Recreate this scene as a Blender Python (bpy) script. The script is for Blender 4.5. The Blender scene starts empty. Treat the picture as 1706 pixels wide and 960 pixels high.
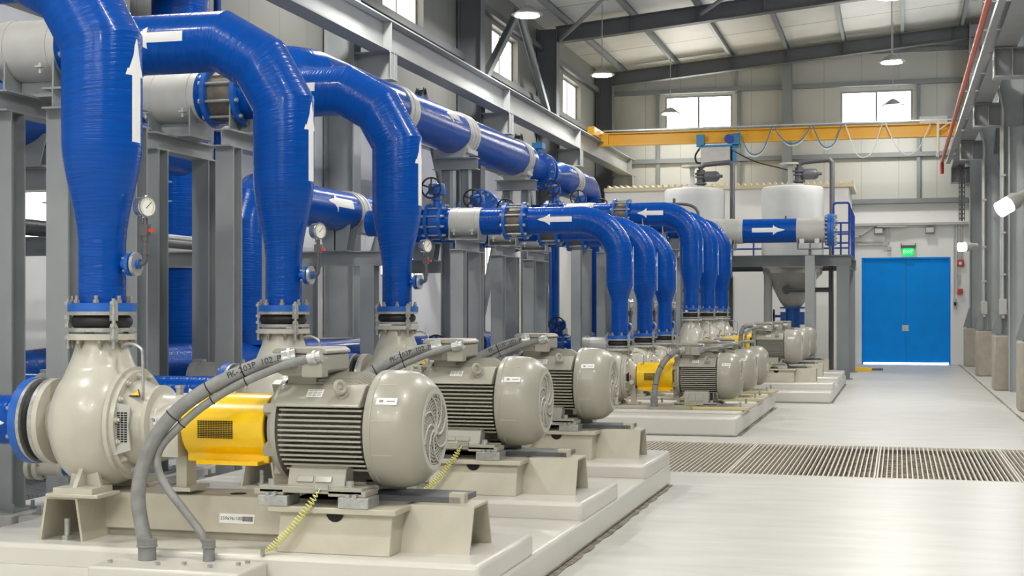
import bpy, bmesh, math, random
from mathutils import Vector, Matrix
random.seed(4)
sc = bpy.context.scene
COL = sc.collection
PI = math.pi
V = Vector

# ------------------------------------------------------------------ camera, world, light, exposure
YAW = math.atan(644 / 2360.0)
cam_d = bpy.data.cameras.new('camera'); cam = bpy.data.objects.new('camera', cam_d); COL.objects.link(cam)
cam.location = (0, 0, 1.5); cam.rotation_euler = (PI / 2, 0, YAW)
cam_d.sensor_width = 36.0; cam_d.lens = 36.0 * 2360 / 1706; cam_d.shift_y = 40 / 1706.0
cam_d.clip_end = 200
sc.camera = cam
sc.cycles.diffuse_bounces = 6; sc.cycles.max_bounces = 12
sc.view_settings.view_transform = 'Standard'; sc.view_settings.look = 'None'
sc.view_settings.exposure = 0.0; sc.view_settings.gamma = 1.0; sc.view_settings.use_curve_mapping = False
LAMP_W = 185.0       # each high-bay lamp
FLOOD_W = 60.0
WINDOW_E = 11.0
world = bpy.data.worlds.new('world'); sc.world = world; world.use_nodes = True
bg = world.node_tree.nodes['Background']; bg.inputs[0].default_value = (0.9, 0.95, 1.0, 1); bg.inputs[1].default_value = 0.9

# ------------------------------------------------------------------ materials
MATS = {}
def mat(name, col, rough=0.5, metal=0.0, bump=0.0, bscale=(20, 20, 20), coord='Object', vary=0.0, vscale=4.0, coat=0.0, emit=None, es=0.0, spec=0.5, col2=None, alpha=None):
    m = bpy.data.materials.new(name); m.use_nodes = True; nt = m.node_tree; b = nt.nodes['Principled BSDF']
    b.inputs['Base Color'].default_value = (*col, 1); b.inputs['Roughness'].default_value = rough; b.inputs['Metallic'].default_value = metal
    b.inputs['Specular IOR Level'].default_value = spec
    b.inputs['Coat Weight'].default_value = coat; b.inputs['Coat Roughness'].default_value = 0.08
    tc = nt.nodes.new('ShaderNodeTexCoord')
    def noise(scale3, detail=3.0):
        mp = nt.nodes.new('ShaderNodeMapping'); mp.inputs['Scale'].default_value = scale3
        nt.links.new(tc.outputs[coord], mp.inputs['Vector'])
        n = nt.nodes.new('ShaderNodeTexNoise'); n.inputs['Scale'].default_value = 1.0; n.inputs['Detail'].default_value = detail
        nt.links.new(mp.outputs[0], n.inputs['Vector']); return n
    if vary > 0:
        n = noise((vscale,) * 3 if not isinstance(vscale, tuple) else vscale, 5)
        r = nt.nodes.new('ShaderNodeValToRGB'); r.color_ramp.elements[0].position = 0.35; r.color_ramp.elements[1].position = 0.68
        c2 = col2 if col2 else tuple(c * (1 - vary) for c in col)
        r.color_ramp.elements[0].color = (*c2, 1); r.color_ramp.elements[1].color = (*col, 1)
        nt.links.new(n.outputs['Fac'], r.inputs['Fac']); nt.links.new(r.outputs['Color'], b.inputs['Base Color'])
    if bump > 0:
        n = noise(bscale, 2)
        bp = nt.nodes.new('ShaderNodeBump'); bp.inputs['Strength'].default_value = bump; bp.inputs['Distance'].default_value = 0.01
        nt.links.new(n.outputs['Fac'], bp.inputs['Height']); nt.links.new(bp.outputs[0], b.inputs['Normal'])
    if emit:
        b.inputs['Emission Color'].default_value = (*emit, 1); b.inputs['Emission Strength'].default_value = es
    MATS[name] = m
    return m
def seam_mat(name, col, axis, pitch, dark=0.6, rough=0.5, width=0.015, vary=0.06):
    """painted sandwich cladding: a narrow joint every `pitch` metres along one object axis"""
    m = mat(name, col, rough, vary=vary, vscale=0.7); nt = m.node_tree; b = nt.nodes['Principled BSDF']
    tc = nt.nodes.new('ShaderNodeTexCoord'); sx = nt.nodes.new('ShaderNodeSeparateXYZ'); nt.links.new(tc.outputs['Object'], sx.inputs[0])
    dv = nt.nodes.new('ShaderNodeMath'); dv.operation = 'DIVIDE'; dv.inputs[1].default_value = pitch; nt.links.new(sx.outputs[axis], dv.inputs[0])
    fr = nt.nodes.new('ShaderNodeMath'); fr.operation = 'FRACT'; nt.links.new(dv.outputs[0], fr.inputs[0])
    lt = nt.nodes.new('ShaderNodeMath'); lt.operation = 'LESS_THAN'; lt.inputs[1].default_value = width / pitch; nt.links.new(fr.outputs[0], lt.inputs[0])
    mx = nt.nodes.new('ShaderNodeMixRGB'); mx.blend_type = 'MULTIPLY'; mx.inputs[2].default_value = (dark, dark, dark, 1)
    nt.links.new(lt.outputs[0], mx.inputs[0])
    src = b.inputs['Base Color'].links[0].from_socket
    nt.links.new(src, mx.inputs[1]); nt.links.new(mx.outputs[0], b.inputs['Base Color'])
    return m
BLUE = mat('blue_pipe_paint', (0.0, 0.070, 0.385), 0.24, bump=0.5, bscale=(5, 60, 1), coord='UV', vary=0.16, vscale=(3, 30, 1), coat=0.08, spec=0.2)
BLUE2 = mat('blue_flange_paint', (0.01, 0.12, 0.52), 0.35, vary=0.2, vscale=14)
BLUEM = mat('blue_railing_paint', (0.01, 0.05, 0.30), 0.4)
HOISTB = mat('hoist_blue', (0.02, 0.2, 0.42), 0.4)
DOORB = mat('door_blue', (0.0, 0.30, 0.92), 0.5, vary=0.06, vscale=3, spec=0.15)
BEIGE = mat('pump_cream_paint', (0.53, 0.51, 0.435), 0.3, vary=0.10, vscale=5, coat=0.2, bump=0.05, bscale=(8, 8, 8))
FRAMEB = mat('base_frame_cream_paint', (0.55, 0.515, 0.42), 0.45, vary=0.16, vscale=4)
MOTOR = mat('motor_grey_paint', (0.375, 0.36, 0.305), 0.34, vary=0.05, vscale=6, coat=0.15)
MOTORL = mat('grille_light_grey', (0.50, 0.485, 0.43), 0.4)
YEL = mat('guard_yellow_paint', (0.95, 0.60, 0.004), 0.28, coat=0.3, vary=0.04, vscale=8)
CRANEY = mat('crane_yellow_paint', (0.80, 0.42, 0.01), 0.4)
STEEL = mat('grey_frame_steel', (0.33, 0.355, 0.36), 0.42, vary=0.12, vscale=2.5)
STEEL_LIT = mat('lit_column_steel', (0.43, 0.46, 0.47), 0.42, vary=0.1, vscale=2)  # frame steel lightened to carry the lamp light on the right columns
STEELL = mat('light_grey_runway_steel', (0.33, 0.345, 0.345), 0.4, vary=0.1, vscale=2)
STEELD = mat('dark_grey_building_steel', (0.115, 0.125, 0.135), 0.5, vary=0.1, vscale=2)
STEELM = mat('mid_grey_column_steel', (0.24, 0.265, 0.275), 0.48, vary=0.1, vscale=2)
COLLAR = mat('pale_grey_collar', (0.50, 0.50, 0.475), 0.4, vary=0.1, vscale=6)
GALV = mat('galvanised_metal', (0.50, 0.51, 0.50), 0.35, 0.55, vary=0.25, vscale=40)
BOLT = mat('bolt_zinc', (0.42, 0.40, 0.35), 0.4, 0.5, vary=0.3, vscale=60)
RUBBER = mat('black_rubber', (0.012, 0.011, 0.010), 0.5)
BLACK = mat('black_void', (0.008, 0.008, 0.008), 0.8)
DKPIPE = mat('dark_grey_plastic_pipe', (0.09, 0.09, 0.10), 0.4)
HOSE = mat('grey_conduit_hose', (0.27, 0.275, 0.27), 0.5, vary=0.3, vscale=12)
WHITE = mat('white_sticker', (0.80, 0.80, 0.78), 0.5)
CHROME = mat('steel_case', (0.62, 0.60, 0.55), 0.22, 0.85)
DIAL = mat('dial_white', (0.82, 0.82, 0.76), 0.4)
RED = mat('red_paint', (0.55, 0.05, 0.03), 0.4)
ORANGE = mat('orange_red_pipe', (0.62, 0.11, 0.045), 0.4)
INK = mat('black_ink', (0.02, 0.02, 0.02), 0.7)
BLUEINK = mat('blue_ink', (0.03, 0.05, 0.35), 0.6)
GREYINK = mat('grey_ink', (0.25, 0.25, 0.25), 0.7)
SLEEVE = mat('shaded_joint_sleeve', (0.20, 0.18, 0.145), 0.5, 0.3, vary=0.35, vscale=12)  # brownish metal with the shadows on it put into the colour
CREAM = mat('cream_trim', (0.78, 0.70, 0.50), 0.5)
GREENW = mat('green_yellow_wire', (0.72, 0.70, 0.25), 0.5)
TANKW = mat('tank_white', (0.63, 0.64, 0.625), 0.4, vary=0.08, vscale=2)
TANKG = mat('tank_grey_cone', (0.45, 0.44, 0.40), 0.5, vary=0.15, vscale=3)
WALLW = mat('white_wall_paint', (0.88, 0.885, 0.87), 0.55, vary=0.05, vscale=0.8)
CONC = mat('concrete_base', (0.42, 0.39, 0.32), 0.75, vary=0.18, vscale=5, bump=0.1, bscale=(30, 30, 30))
PAD = mat('painted_pad', (0.66, 0.645, 0.595), 0.32, vary=0.08, vscale=1.5, bump=0.12, bscale=(6, 6, 6), coat=0.1)
FLOOR = mat('epoxy_floor', (0.61, 0.605, 0.57), 0.36, vary=0.13, vscale=(1.3, 5.0, 1), bump=0.03, bscale=(9, 11, 4), spec=0.4)
GRIT = mat('trench_grit', (0.34, 0.29, 0.215), 0.9, vary=0.75, vscale=9, bump=0.5, bscale=(14, 14, 14))
GRATE = mat('grate_cream', (0.62, 0.58, 0.50), 0.45)
DIRT = mat('dirt_joint', (0.10, 0.09, 0.07), 0.9, vary=0.7, vscale=10, col2=(0.35, 0.31, 0.25))
LAMPM = mat('lamp_emitter', (1, 1, 1), 0.5, emit=(1.0, 0.97, 0.92), es=18)
SIGNG = mat('exit_sign_green', (0.0, 0.4, 0.1), 0.5, emit=(0.0, 0.85, 0.16), es=1.0)
SIGNT = mat('exit_sign_text', (0.6, 1, 0.7), 0.5, emit=(0.45, 1.0, 0.55), es=1.2)
GLASS = mat('daylight_pane', (0.9, 0.9, 0.88), 0.15, emit=(1.0, 0.97, 0.90), es=WINDOW_E)
GLASSL = mat('frosted_side_pane', (0.9, 0.88, 0.8), 0.25, emit=(1.0, 0.93, 0.80), es=3.2)
GLASS_FILL = mat('added_fill_pane', (0.9, 0.9, 0.88), 0.2, emit=(0.95, 0.97, 1.0), es=9.0)  # glowing pane of the added right-hand windows
CLAD_Y = seam_mat('cladding_side', (0.21, 0.215, 0.20), 1, 1.0)  # same cladding as the end walls, darkened for the shade on the side
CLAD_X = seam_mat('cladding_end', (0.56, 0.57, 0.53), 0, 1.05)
ROOFM = seam_mat('roof_panel', (0.78, 0.79, 0.76), 1, 3.0, dark=0.35, width=0.05, vary=0.15)

# ------------------------------------------------------------------ mesh builder
def frame_of(d, hint=None):
    d = V(d).normalized()
    h = V(hint) if hint is not None else (V((0, 0, 1)) if abs(d.z) < 0.9 else V((1, 0, 0)))
    a = (h - d * h.dot(d))
    if a.length < 1e-6: a = V((0, 1, 0)) - d * d.y
    a.normalize(); return d, a, d.cross(a)
class B:
    def __init__(s): s.v = []; s.f = []; s.uv = []; s.mi = []; s.cur = 0
    def face(s, idx, uv=None): s.f.append(tuple(idx)); s.uv.append(uv); s.mi.append(s.cur)
    def add(s, pts): n = len(s.v); s.v += [V(p) for p in pts]; return n
    def box(s, x0, x1, y0, y1, z0, z1):
        n = s.add([(x0, y0, z0), (x1, y0, z0), (x1, y1, z0), (x0, y1, z0), (x0, y0, z1), (x1, y0, z1), (x1, y1, z1), (x0, y1, z1)])
        for q in ((0, 3, 2, 1), (4, 5, 6, 7), (0, 1, 5, 4), (1, 2, 6, 5), (2, 3, 7, 6), (3, 0, 4, 7)): s.face([n + i for i in q])
        return s
    def obox(s, c, d, hint, L, W, T):
        """box centred on c: length L along d, T along hint, W across"""
        d, a, b = frame_of(d, hint); c = V(c)
        n = s.add([c + d * (i * L / 2) + b * (j * W / 2) + a * (k * T / 2) for k in (-1, 1) for i, j in ((-1, -1), (1, -1), (1, 1), (-1, 1))])
        for q in ((0, 3, 2, 1), (4, 5, 6, 7), (0, 1, 5, 4), (1, 2, 6, 5), (2, 3, 7, 6), (3, 0, 4, 7)): s.face([n + i for i in q])
        return s
    def prism(s, poly, o, ux, uy, uz):
        """polygon in (ux,uy) from o, extruded by uz"""
        o, ux, uy, uz = V(o), V(ux), V(uy), V(uz); k = len(poly)
        n = s.add([o + ux * a + uy * b for a, b in poly] + [o + ux * a + uy * b + uz for a, b in poly])
        s.face([n + i for i in range(k)][::-1]); s.face([n + k + i for i in range(k)])
        for i in range(k): j = (i + 1) % k; s.face((n + i, n + j, n + k + j, n + k + i))
        return s
    def tube(s, pts, rad, seg=20, caps=True, hint=None):
        pts = [V(p) for p in pts]; m = len(pts)
        rad = list(rad) if isinstance(rad, (list, tuple)) else [rad] * m
        dirs = [(pts[i + 1] - pts[i]).normalized() for i in range(m - 1)]
        _, a, b = frame_of(dirs[0], hint); L = 0; rings = []
        for i in range(m):
            if i == 0: t = dirs[0]; sc_ = None
            elif i == m - 1: t = dirs[-1]; sc_ = None
            else:
                d0, d1 = dirs[i - 1], dirs[i]; t = (d0 + d1)
                t = t.normalized() if t.length > 1e-6 else d0
                ax = d0.cross(d1); sc_ = None
                if ax.length > 1e-5:
                    ch = max(0.3, d0.dot(t)); nb = t.cross(ax.normalized()); sc_ = (nb, 1 / ch)
            a = (a - t * a.dot(t)).normalized(); b = t.cross(a)
            if i: L += (pts[i] - pts[i - 1]).length
            ring = []
            for k in range(seg):
                w = 2 * PI * k / seg; o = (a * math.cos(w) + b * math.sin(w)) * rad[i]
                if sc_: o = o + sc_[0] * (o.dot(sc_[0]) * (sc_[1] - 1))
                ring.append(pts[i] + o)
            rings.append((s.add(ring), L))
        for i in range(m - 1):
            n0, l0 = rings[i]; n1, l1 = rings[i + 1]
            for k in range(seg):
                j = (k + 1) % seg; u0 = k / seg; u1 = (k + 1) / seg
                s.face((n0 + k, n0 + j, n1 + j, n1 + k), ((u0, l0), (u1, l0), (u1, l1), (u0, l1)))
        if caps:
            s.face([rings[0][0] + k for k in range(seg)][::-1]); s.face([rings[-1][0] + k for k in range(seg)])
        return s
    def cyl(s, p0, p1, r, r1=None, seg=16): return s.tube([p0, p1], [r, r if r1 is None else r1], seg)
    def lathe(s, prof, o, axis, seg=32, hint=None, closed=False):
        """prof: (distance along axis, radius)"""
        o = V(o); d, a, b = frame_of(axis, hint); rings = []; L = 0
        for i, (t, r) in enumerate(prof):
            if i: L += math.hypot(t - prof[i - 1][0], r - prof[i - 1][1])
            rings.append((s.add([o + d * t + (a * math.cos(2 * PI * k / seg) + b * math.sin(2 * PI * k / seg)) * r for k in range(seg)]), L))
        pr = list(zip(rings, rings[1:]))
        if closed: pr.append((rings[-1], rings[0]))
        for (n0, l0), (n1, l1) in pr:
            for k in range(seg):
                j = (k + 1) % seg
                s.face((n0 + k, n0 + j, n1 + j, n1 + k), ((k / seg, l0), ((k + 1) / seg, l0), ((k + 1) / seg, l1), (k / seg, l1)))
        if not closed:
            s.face([rings[0][0] + k for k in range(seg)][::-1]); s.face([rings[-1][0] + k for k in range(seg)])
        return s
    def ring(s, c, axis, r0, r1, t, seg=32): return s.lathe([(-t / 2, r0), (-t / 2, r1), (t / 2, r1), (t / 2, r0)], c, axis, seg, closed=True)
    def torus(s, c, axis, R, r, seg=24, k=8):
        return s.lathe([(r * math.sin(2 * PI * i / k), R + r * math.cos(2 * PI * i / k)) for i in range(k)], c, axis, seg, closed=True)
    def hbeam(s, p0, p1, w, h, n, tf=0.014, tw=0.01):
        """H section from p0 to p1: h along n between the outer flange faces, flange width w"""
        p0, p1 = V(p0), V(p1); d, a, b = frame_of(p1 - p0, n)
        hw, hh, t2 = w / 2, h / 2, tw / 2
        poly = [(-hw, -hh), (hw, -hh), (hw, -hh + tf), (t2, -hh + tf), (t2, hh - tf), (hw, hh - tf), (hw, hh), (-hw, hh), (-hw, hh - tf), (-t2, hh - tf), (-t2, -hh + tf), (-hw, -hh + tf)]
        L = p1 - p0; k = len(poly)
        n0 = s.add([p0 + b * x + a * y for x, y in poly] + [p0 + b * x + a * y + L for x, y in poly])
        for i in range(k): j = (i + 1) % k; s.face((n0 + i, n0 + j, n0 + k + j, n0 + k + i))
        for q in ((0, 1, 2, 11), (11, 2, 3, 10), (10, 3, 4, 9), (9, 4, 5, 8), (8, 5, 6, 7)):
            s.face([n0 + i for i in q][::-1]); s.face([n0 + k + i for i in q])
        return s
    def patch(s, c, d, n, R, strips, thick=0.002):
        """sticker on a cylinder (axis d through c, facing n): strips of (s0,s1,w0a,w0b,w1a,w1b), widths measured round the pipe"""
        c = V(c); d, n, b = frame_of(d, n)
        def pt(s_, t, rr): return c + d * s_ + (n * math.cos(t / R) + b * math.sin(t / R)) * rr
        for s0, s1, a0, b0, a1, b1 in strips:
            K = 6
            for k in range(K):
                u0, u1 = k / K, (k + 1) / K
                q = [(s0, a0 + (b0 - a0) * u0), (s0, a0 + (b0 - a0) * u1), (s1, a1 + (b1 - a1) * u1), (s1, a1 + (b1 - a1) * u0)]
                n0 = s.add([pt(x, t, R + thick) for x, t in q] + [pt(x, t, R - 0.001) for x, t in q])
                s.face((n0, n0 + 1, n0 + 2, n0 + 3)); s.face((n0 + 7, n0 + 6, n0 + 5, n0 + 4))
                for i in range(4): j = (i + 1) % 4; s.face((n0 + i, n0 + 4 + i, n0 + 4 + j, n0 + j))
        return s
    def arrow(s, c, d, n, R, L, W):
        h = L * 0.36; w = W * 0.23
        return s.patch(c, d, n, R, [(-L / 2, L / 2 - h, -w, w, -w, w), (L / 2 - h, L / 2, -W / 2, W / 2, -0.002, 0.002)])
    def mesh(s, name, m, off=(0, 0, 0), smooth=38, bevel=0):
        off = V(off); me = bpy.data.meshes.new(name)
        me.from_pydata([tuple(p - off) for p in s.v], [], s.f)
        if any(s.uv):
            ul = me.uv_layers.new(name='UVMap'); dat = ul.data; li = 0
            for fa, uv in zip(s.f, s.uv):
                for k in range(len(fa)):
                    if uv: dat[li].uv = uv[k]
                    li += 1
        ms = m if isinstance(m, (list, tuple)) else [m]
        for x in ms: me.materials.append(x)
        if len(ms) > 1: me.polygons.foreach_set('material_index', s.mi)
        bm = bmesh.new(); bm.from_mesh(me); bmesh.ops.recalc_face_normals(bm, faces=bm.faces); bm.to_mesh(me); bm.free()
        if smooth:
            me.polygons.foreach_set('use_smooth', [True] * len(me.polygons)); me.set_sharp_from_angle(angle=math.radians(smooth))
        me.update(); return me
    def build(s, name, m, parent=None, off=None, smooth=38, bevel=0, label=None):
        if off is None:
            off = V(parent['_o']) if parent is not None and '_o' in parent else V((0, 0, 0))
            if parent is None:
                xs = [p.x for p in s.v]; ys = [p.y for p in s.v]
                off = V(((min(xs) + max(xs)) / 2, (min(ys) + max(ys)) / 2, min(p.z for p in s.v)))
        o = bpy.data.objects.new(name, s.mesh(name, m, off, smooth)); COL.objects.link(o)
        if parent is not None: o.parent = parent
        else: o.location = off
        if bevel:
            md = o.modifiers.new('bevel', 'BEVEL'); md.width = bevel; md.segments = 2; md.limit_method = 'ANGLE'; md.angle_limit = math.radians(40)
        if '_o' not in o: o['_o'] = tuple(off)
        if label: o['label'] = label
        return o
def tag(o, label, cat, group=None, kind=None):
    o['label'] = label; o['category'] = cat
    if group: o['group'] = group
    if kind: o['kind'] = kind
    return o
def thing(name, base, label, cat, group=None):
    o = bpy.data.objects.new(name, None); COL.objects.link(o); o.empty_display_size = 0.1
    o.location = base; o['_o'] = tuple(base); return tag(o, label, cat, group)
def dup(root, delta, label=None, group=None):
    def cp(o, parent):
        c = o.copy(); COL.objects.link(c)
        if parent is not None: c.parent = parent
        for ch in [x for x in KIDS.get(o.name, [])]:
            KIDS.setdefault(c.name, []).append(cp(ch, c))
        return c
    KIDS = getattr(dup, 'k', None)
    if KIDS is None: KIDS = dup.k = {}
    def scan(o):
        if o.name not in KIDS:
            KIDS[o.name] = list(o.children)
            for ch in o.children: scan(ch)
    scan(root)
    r = cp(root, None); r.location = V(root.location) + V(delta)
    if label: r['label'] = label
    if group: r['group'] = group
    return r
def struct(b, name, m, bevel=0, smooth=38):
    o = b.build(name, m, None, off=(0, 0, 0), bevel=bevel, smooth=smooth); o['kind'] = 'structure'; return o
def text(body, size, m, name, parent, loc, xdir, up, off, thick=0.0008, align='CENTER'):
    cu = bpy.data.curves.new(name, 'FONT'); cu.body = body; cu.size = size; cu.extrude = thick; cu.align_x = align; cu.align_y = 'CENTER'; cu.resolution_u = 2
    t = bpy.data.objects.new('tmp', cu); COL.objects.link(t)
    dg = bpy.context.evaluated_depsgraph_get(); me = bpy.data.meshes.new_from_object(t.evaluated_get(dg)); bpy.data.objects.remove(t)
    x = V(xdir).normalized(); z = x.cross(V(up)).normalized(); y = z.cross(x)
    M = Matrix((x, y, z)).transposed().to_4x4(); M.translation = V(loc) - V(off)
    me.transform(M); me.materials.clear(); me.materials.append(m)
    o = bpy.data.objects.new(name, me); COL.objects.link(o)
    if parent is not None: o.parent = parent
    return o
def spline(pts, n=8):
    P = [V(p) for p in pts]; out = []
    for i in range(len(P) - 1):
        p0 = P[max(0, i - 1)]; p1 = P[i]; p2 = P[i + 1]; p3 = P[min(len(P) - 1, i + 2)]
        for k in range(n):
            t = k / n
            out.append(0.5 * ((2 * p1) + (p2 - p0) * t + (2 * p0 - 5 * p1 + 4 * p2 - p3) * t * t + (3 * p1 - p0 - 3 * p2 + p3) * t ** 3))
    out.append(P[-1]); return out
def bolt_mesh():
    b = B(); b.lathe([(-0.005, 0.018), (0.018, 0.018)], (0, 0, 0), (0, 0, 1), 6); b.cyl((0, 0, 0.018), (0, 0, 0.04), 0.011, seg=8)
    return b.mesh('bolt', BOLT)
BOLTME = bolt_mesh()
def bolts_on(parent, c, axis, R, n, ph=0.0, size=1.0, name='bolt', me=None):
    d, a, b = frame_of(axis); off = V(parent['_o'])
    for k in range(n):
        w = 2 * PI * k / n + ph; o = bpy.data.objects.new(name, me or BOLTME); COL.objects.link(o); o.parent = parent
        p = V(c) + (a * math.cos(w) + b * math.sin(w)) * R
        M = Matrix((a, b, d)).transposed().to_4x4(); M = M @ Matrix.Diagonal((size, size, size, 1)); M.translation = p - off
        o.matrix_local = M

# ------------------------------------------------------------------ room shell
XL, XR, YB, YF = -8.7, 2.75, 42.2, -5.0
def roof_z(x): return 8.72 + 0.09 * (x + 8.7)
TY0, TY1, TX0, TX1 = 13.2, 16.35, -5.6, 2.3     # drain trench
b = B(); b.box(XL - .3, XR + .3, YF, TY0, -0.2, 0); b.box(XL - .3, XR + .3, TY1, YB + .3, -0.2, 0)
b.box(XL - .3, TX0, TY0, TY1, -0.2, 0); b.box(TX1, XR + .3, TY0, TY1, -0.2, 0)
b.build('floor', FLOOR, off=(0, 0, 0))['kind'] = 'structure'
struct(B().box(TX0, TX1, TY0, TY1, -0.3, -0.075), 'trench_floor', GRIT)
LW = [(Y - 1.1, Y + 1.1, 6.85, 7.9) for Y in (3.4, 10.4, 17.4, 24.4, 31.3, 38.2)] + [(12.0, 13.6, 2.12, 3.25), (23.2, 25.4, 2.12, 3.25), (29.6, 31.0, 2.12, 3.25)]
FILL_RW = [(Y - 1.6, Y + 1.6, 6.85, 8.3) for Y in (3.4, 10.4, 17.4, 24.4, 31.3, 38.2)]  # unseen glowing windows, added to brighten the roof and upper walls
FILL_FW = [(-7.5, -3.5, 6.2, 8.0), (-2.5, 1.5, 6.2, 8.0)]  # unseen windows behind the camera, added to light the upper hall
BW = [(-6.76, -4.75, 6.92, 7.96), (-1.63, 0.39, 6.89, 7.9)]
def wall(name, lo, hi, ztop, holes, put, mats, split=4.6, zmax=None):
    us = sorted({lo, hi, *[h[0] for h in holes], *[h[1] for h in holes]}); zs = sorted({0.0, split, ztop, *[h[2] for h in holes], *[h[3] for h in holes]})
    b = B()
    for i in range(len(us) - 1):
        for j in range(len(zs) - 1):
            u0, u1, z0, z1 = us[i], us[i + 1], zs[j], zs[j + 1]
            if any(h[0] <= u0 and h[1] >= u1 and h[2] <= z0 and h[3] >= z1 for h in holes): continue
            b.cur = 0 if z1 <= split else 1
            put(b, u0, u1, z0, z1)
    return struct(b, name, mats, smooth=0)
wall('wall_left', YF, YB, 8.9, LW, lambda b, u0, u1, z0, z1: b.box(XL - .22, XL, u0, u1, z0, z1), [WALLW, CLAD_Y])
DOOR = (-1.03, 1.43, 0.0, 3.07)
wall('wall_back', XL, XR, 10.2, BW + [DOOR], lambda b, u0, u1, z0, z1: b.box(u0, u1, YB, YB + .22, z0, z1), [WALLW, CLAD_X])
wall('wall_right', YF, YB, 10.1, FILL_RW, lambda b, u0, u1, z0, z1: b.box(XR, XR + .2, u0, u1, z0, z1), [WALLW, CLAD_Y], split=1.2)
wall('wall_front', XL, XR, 10.2, FILL_FW, lambda b, u0, u1, z0, z1: b.box(u0, u1, YF - .2, YF, z0, z1), [WALLW, CLAD_X])
b = B(); b.prism([(XL - .3, roof_z(XL - .3)), (XR + .3, roof_z(XR + .3)), (XR + .3, roof_z(XR + .3) + .15), (XL - .3, roof_z(XL - .3) + .15)], (0, YF - .2, 0), (1, 0, 0), (0, 0, 1), (0, YB - YF + .5, 0))
struct(b, 'ceiling', ROOFM, smooth=0)
# windows, with the added unseen ones: each an opening with a frame and two panes
wn = 0
def window(put_frame, put_panes, gm):
    global wn; wn += 1
    f = B(); put_frame(f); o = struct(f, 'window_%d' % wn, STEELL, smooth=0)
    for p in put_panes:
        q = B(); p(q); q.build('pane', gm, o, off=(0, 0, 0), smooth=0)
for (y0, y1, z0, z1) in LW:
    x0, x1 = XL - .2, XL - .14; t = 0.05; ym = (y0 + y1) / 2; low = z0 < 5
    def fr(f):
        f.box(x0, x1, y0, y1, z0, z0 + t); f.box(x0, x1, y0, y1, z1 - t, z1); f.box(x0, x1, y0, y0 + t, z0 + t, z1 - t); f.box(x0, x1, y1 - t, y1, z0 + t, z1 - t); f.box(x0, x1, ym - t / 2, ym + t / 2, z0 + t, z1 - t)
    window(fr, [lambda q: q.box(x0 + .02, x1 - .02, y0 + t, ym - t / 2, z0 + t, z1 - t), lambda q: q.box(x0 + .02, x1 - .02, ym + t / 2, y1 - t, z0 + t, z1 - t)], GLASSL)
for (y0, y1, z0, z1) in FILL_RW:
    x0, x1 = XR + .1, XR + .16; t = 0.05
    window(lambda f: [f.box(x0, x1, y0, y1, z0, z0 + t), f.box(x0, x1, y0, y1, z1 - t, z1), f.box(x0, x1, y0, y0 + t, z0 + t, z1 - t), f.box(x0, x1, y1 - t, y1, z0 + t, z1 - t)], [lambda q: q.box(x0 + .02, x1 - .02, y0 + t, y1 - t, z0 + t, z1 - t)], GLASS_FILL)
for (a0, a1, z0, z1) in BW + FILL_FW:
    y0, y1 = (YB + .02, YB + .1) if z0 > 6.5 else (YF - .1, YF - .02); t = 0.06; am = (a0 + a1) / 2
    def fr(f):
        f.box(a0, a1, y0, y1, z0, z0 + t); f.box(a0, a1, y0, y1, z1 - t, z1); f.box(a0, a0 + t, y0, y1, z0 + t, z1 - t); f.box(a1 - t, a1, y0, y1, z0 + t, z1 - t); f.box(am - t / 2, am + t / 2, y0, y1, z0 + t, z1 - t)
    window(fr, [lambda q: q.box(a0 + t, am - t / 2, y0 + .02, y1 - .02, z0 + t, z1 - t), lambda q: q.box(am + t / 2, a1 - t, y0 + .02, y1 - .02, z0 + t, z1 - t)], GLASS)
# blue double door
b = B(); b.box(DOOR[0], DOOR[0] + .05, YB + .0, YB + .2, 0, 3.07); b.box(DOOR[1] - .05, DOOR[1], YB, YB + .2, 0, 3.07); b.box(DOOR[0] + .05, DOOR[1] - .05, YB, YB + .2, 3.02, 3.07)
dr = struct(b, 'door_1', DOORB, smooth=0); dm = (DOOR[0] + DOOR[1]) / 2
for s0, s1 in ((DOOR[0] + .05, dm), (dm, DOOR[1] - .05)):
    B().box(s0, s1, YB + .05, YB + .1, 0.05, 3.02).build('door_leaf', DOORB, dr, off=(0, 0, 0), smooth=0)
B().box(dm - .004, dm + .004, YB + .047, YB + .052, 0.05, 3.02).build('meeting_seam', BLUEM, dr, off=(0, 0, 0), smooth=0)
B().box(dm - .1, dm + .08, YB + .035, YB + .05, 0.95, 1.12).build('lock_plate', GALV, dr, off=(0, 0, 0), label='steel lock plate in the middle of the door')
B().box(DOOR[0] + .05, DOOR[1] - .05, YB + .06, YB + .09, 0.0, 0.045).build('threshold_gap', GLASS, dr, off=(0, 0, 0), label='bright daylight gap under the door')
# floor joint beside the right columns and dirt line at the pads
def wobble_strip(name, x, y0, y1, w, m, z=0.004):
    b = B(); n = int((y1 - y0) / 0.12); L = []; R_ = []
    for i in range(n + 1):
        y = y0 + (y1 - y0) * i / n; L.append((x - w * (0.5 + random.random() * .5), y, z)); R_.append((x + w * (0.3 + random.random() * .9), y, z))
    n0 = b.add(L + R_)
    for i in range(n): b.face((n0 + i, n0 + n + 1 + i, n0 + n + 2 + i, n0 + i + 1))
    return struct(b, name, m)
wobble_strip('trim_1', 1.66, 16.4, 42.1, 0.022, DIRT)
wobble_strip('trim_2', -1.895, 4.6, 12.2, 0.028, DIRT)
wobble_strip('trim_3', -1.85, 17.2, 22.5, 0.02, DIRT)
wobble_strip('trim_4', -1.05, 23.8, 30.2, 0.02, DIRT)
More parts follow.
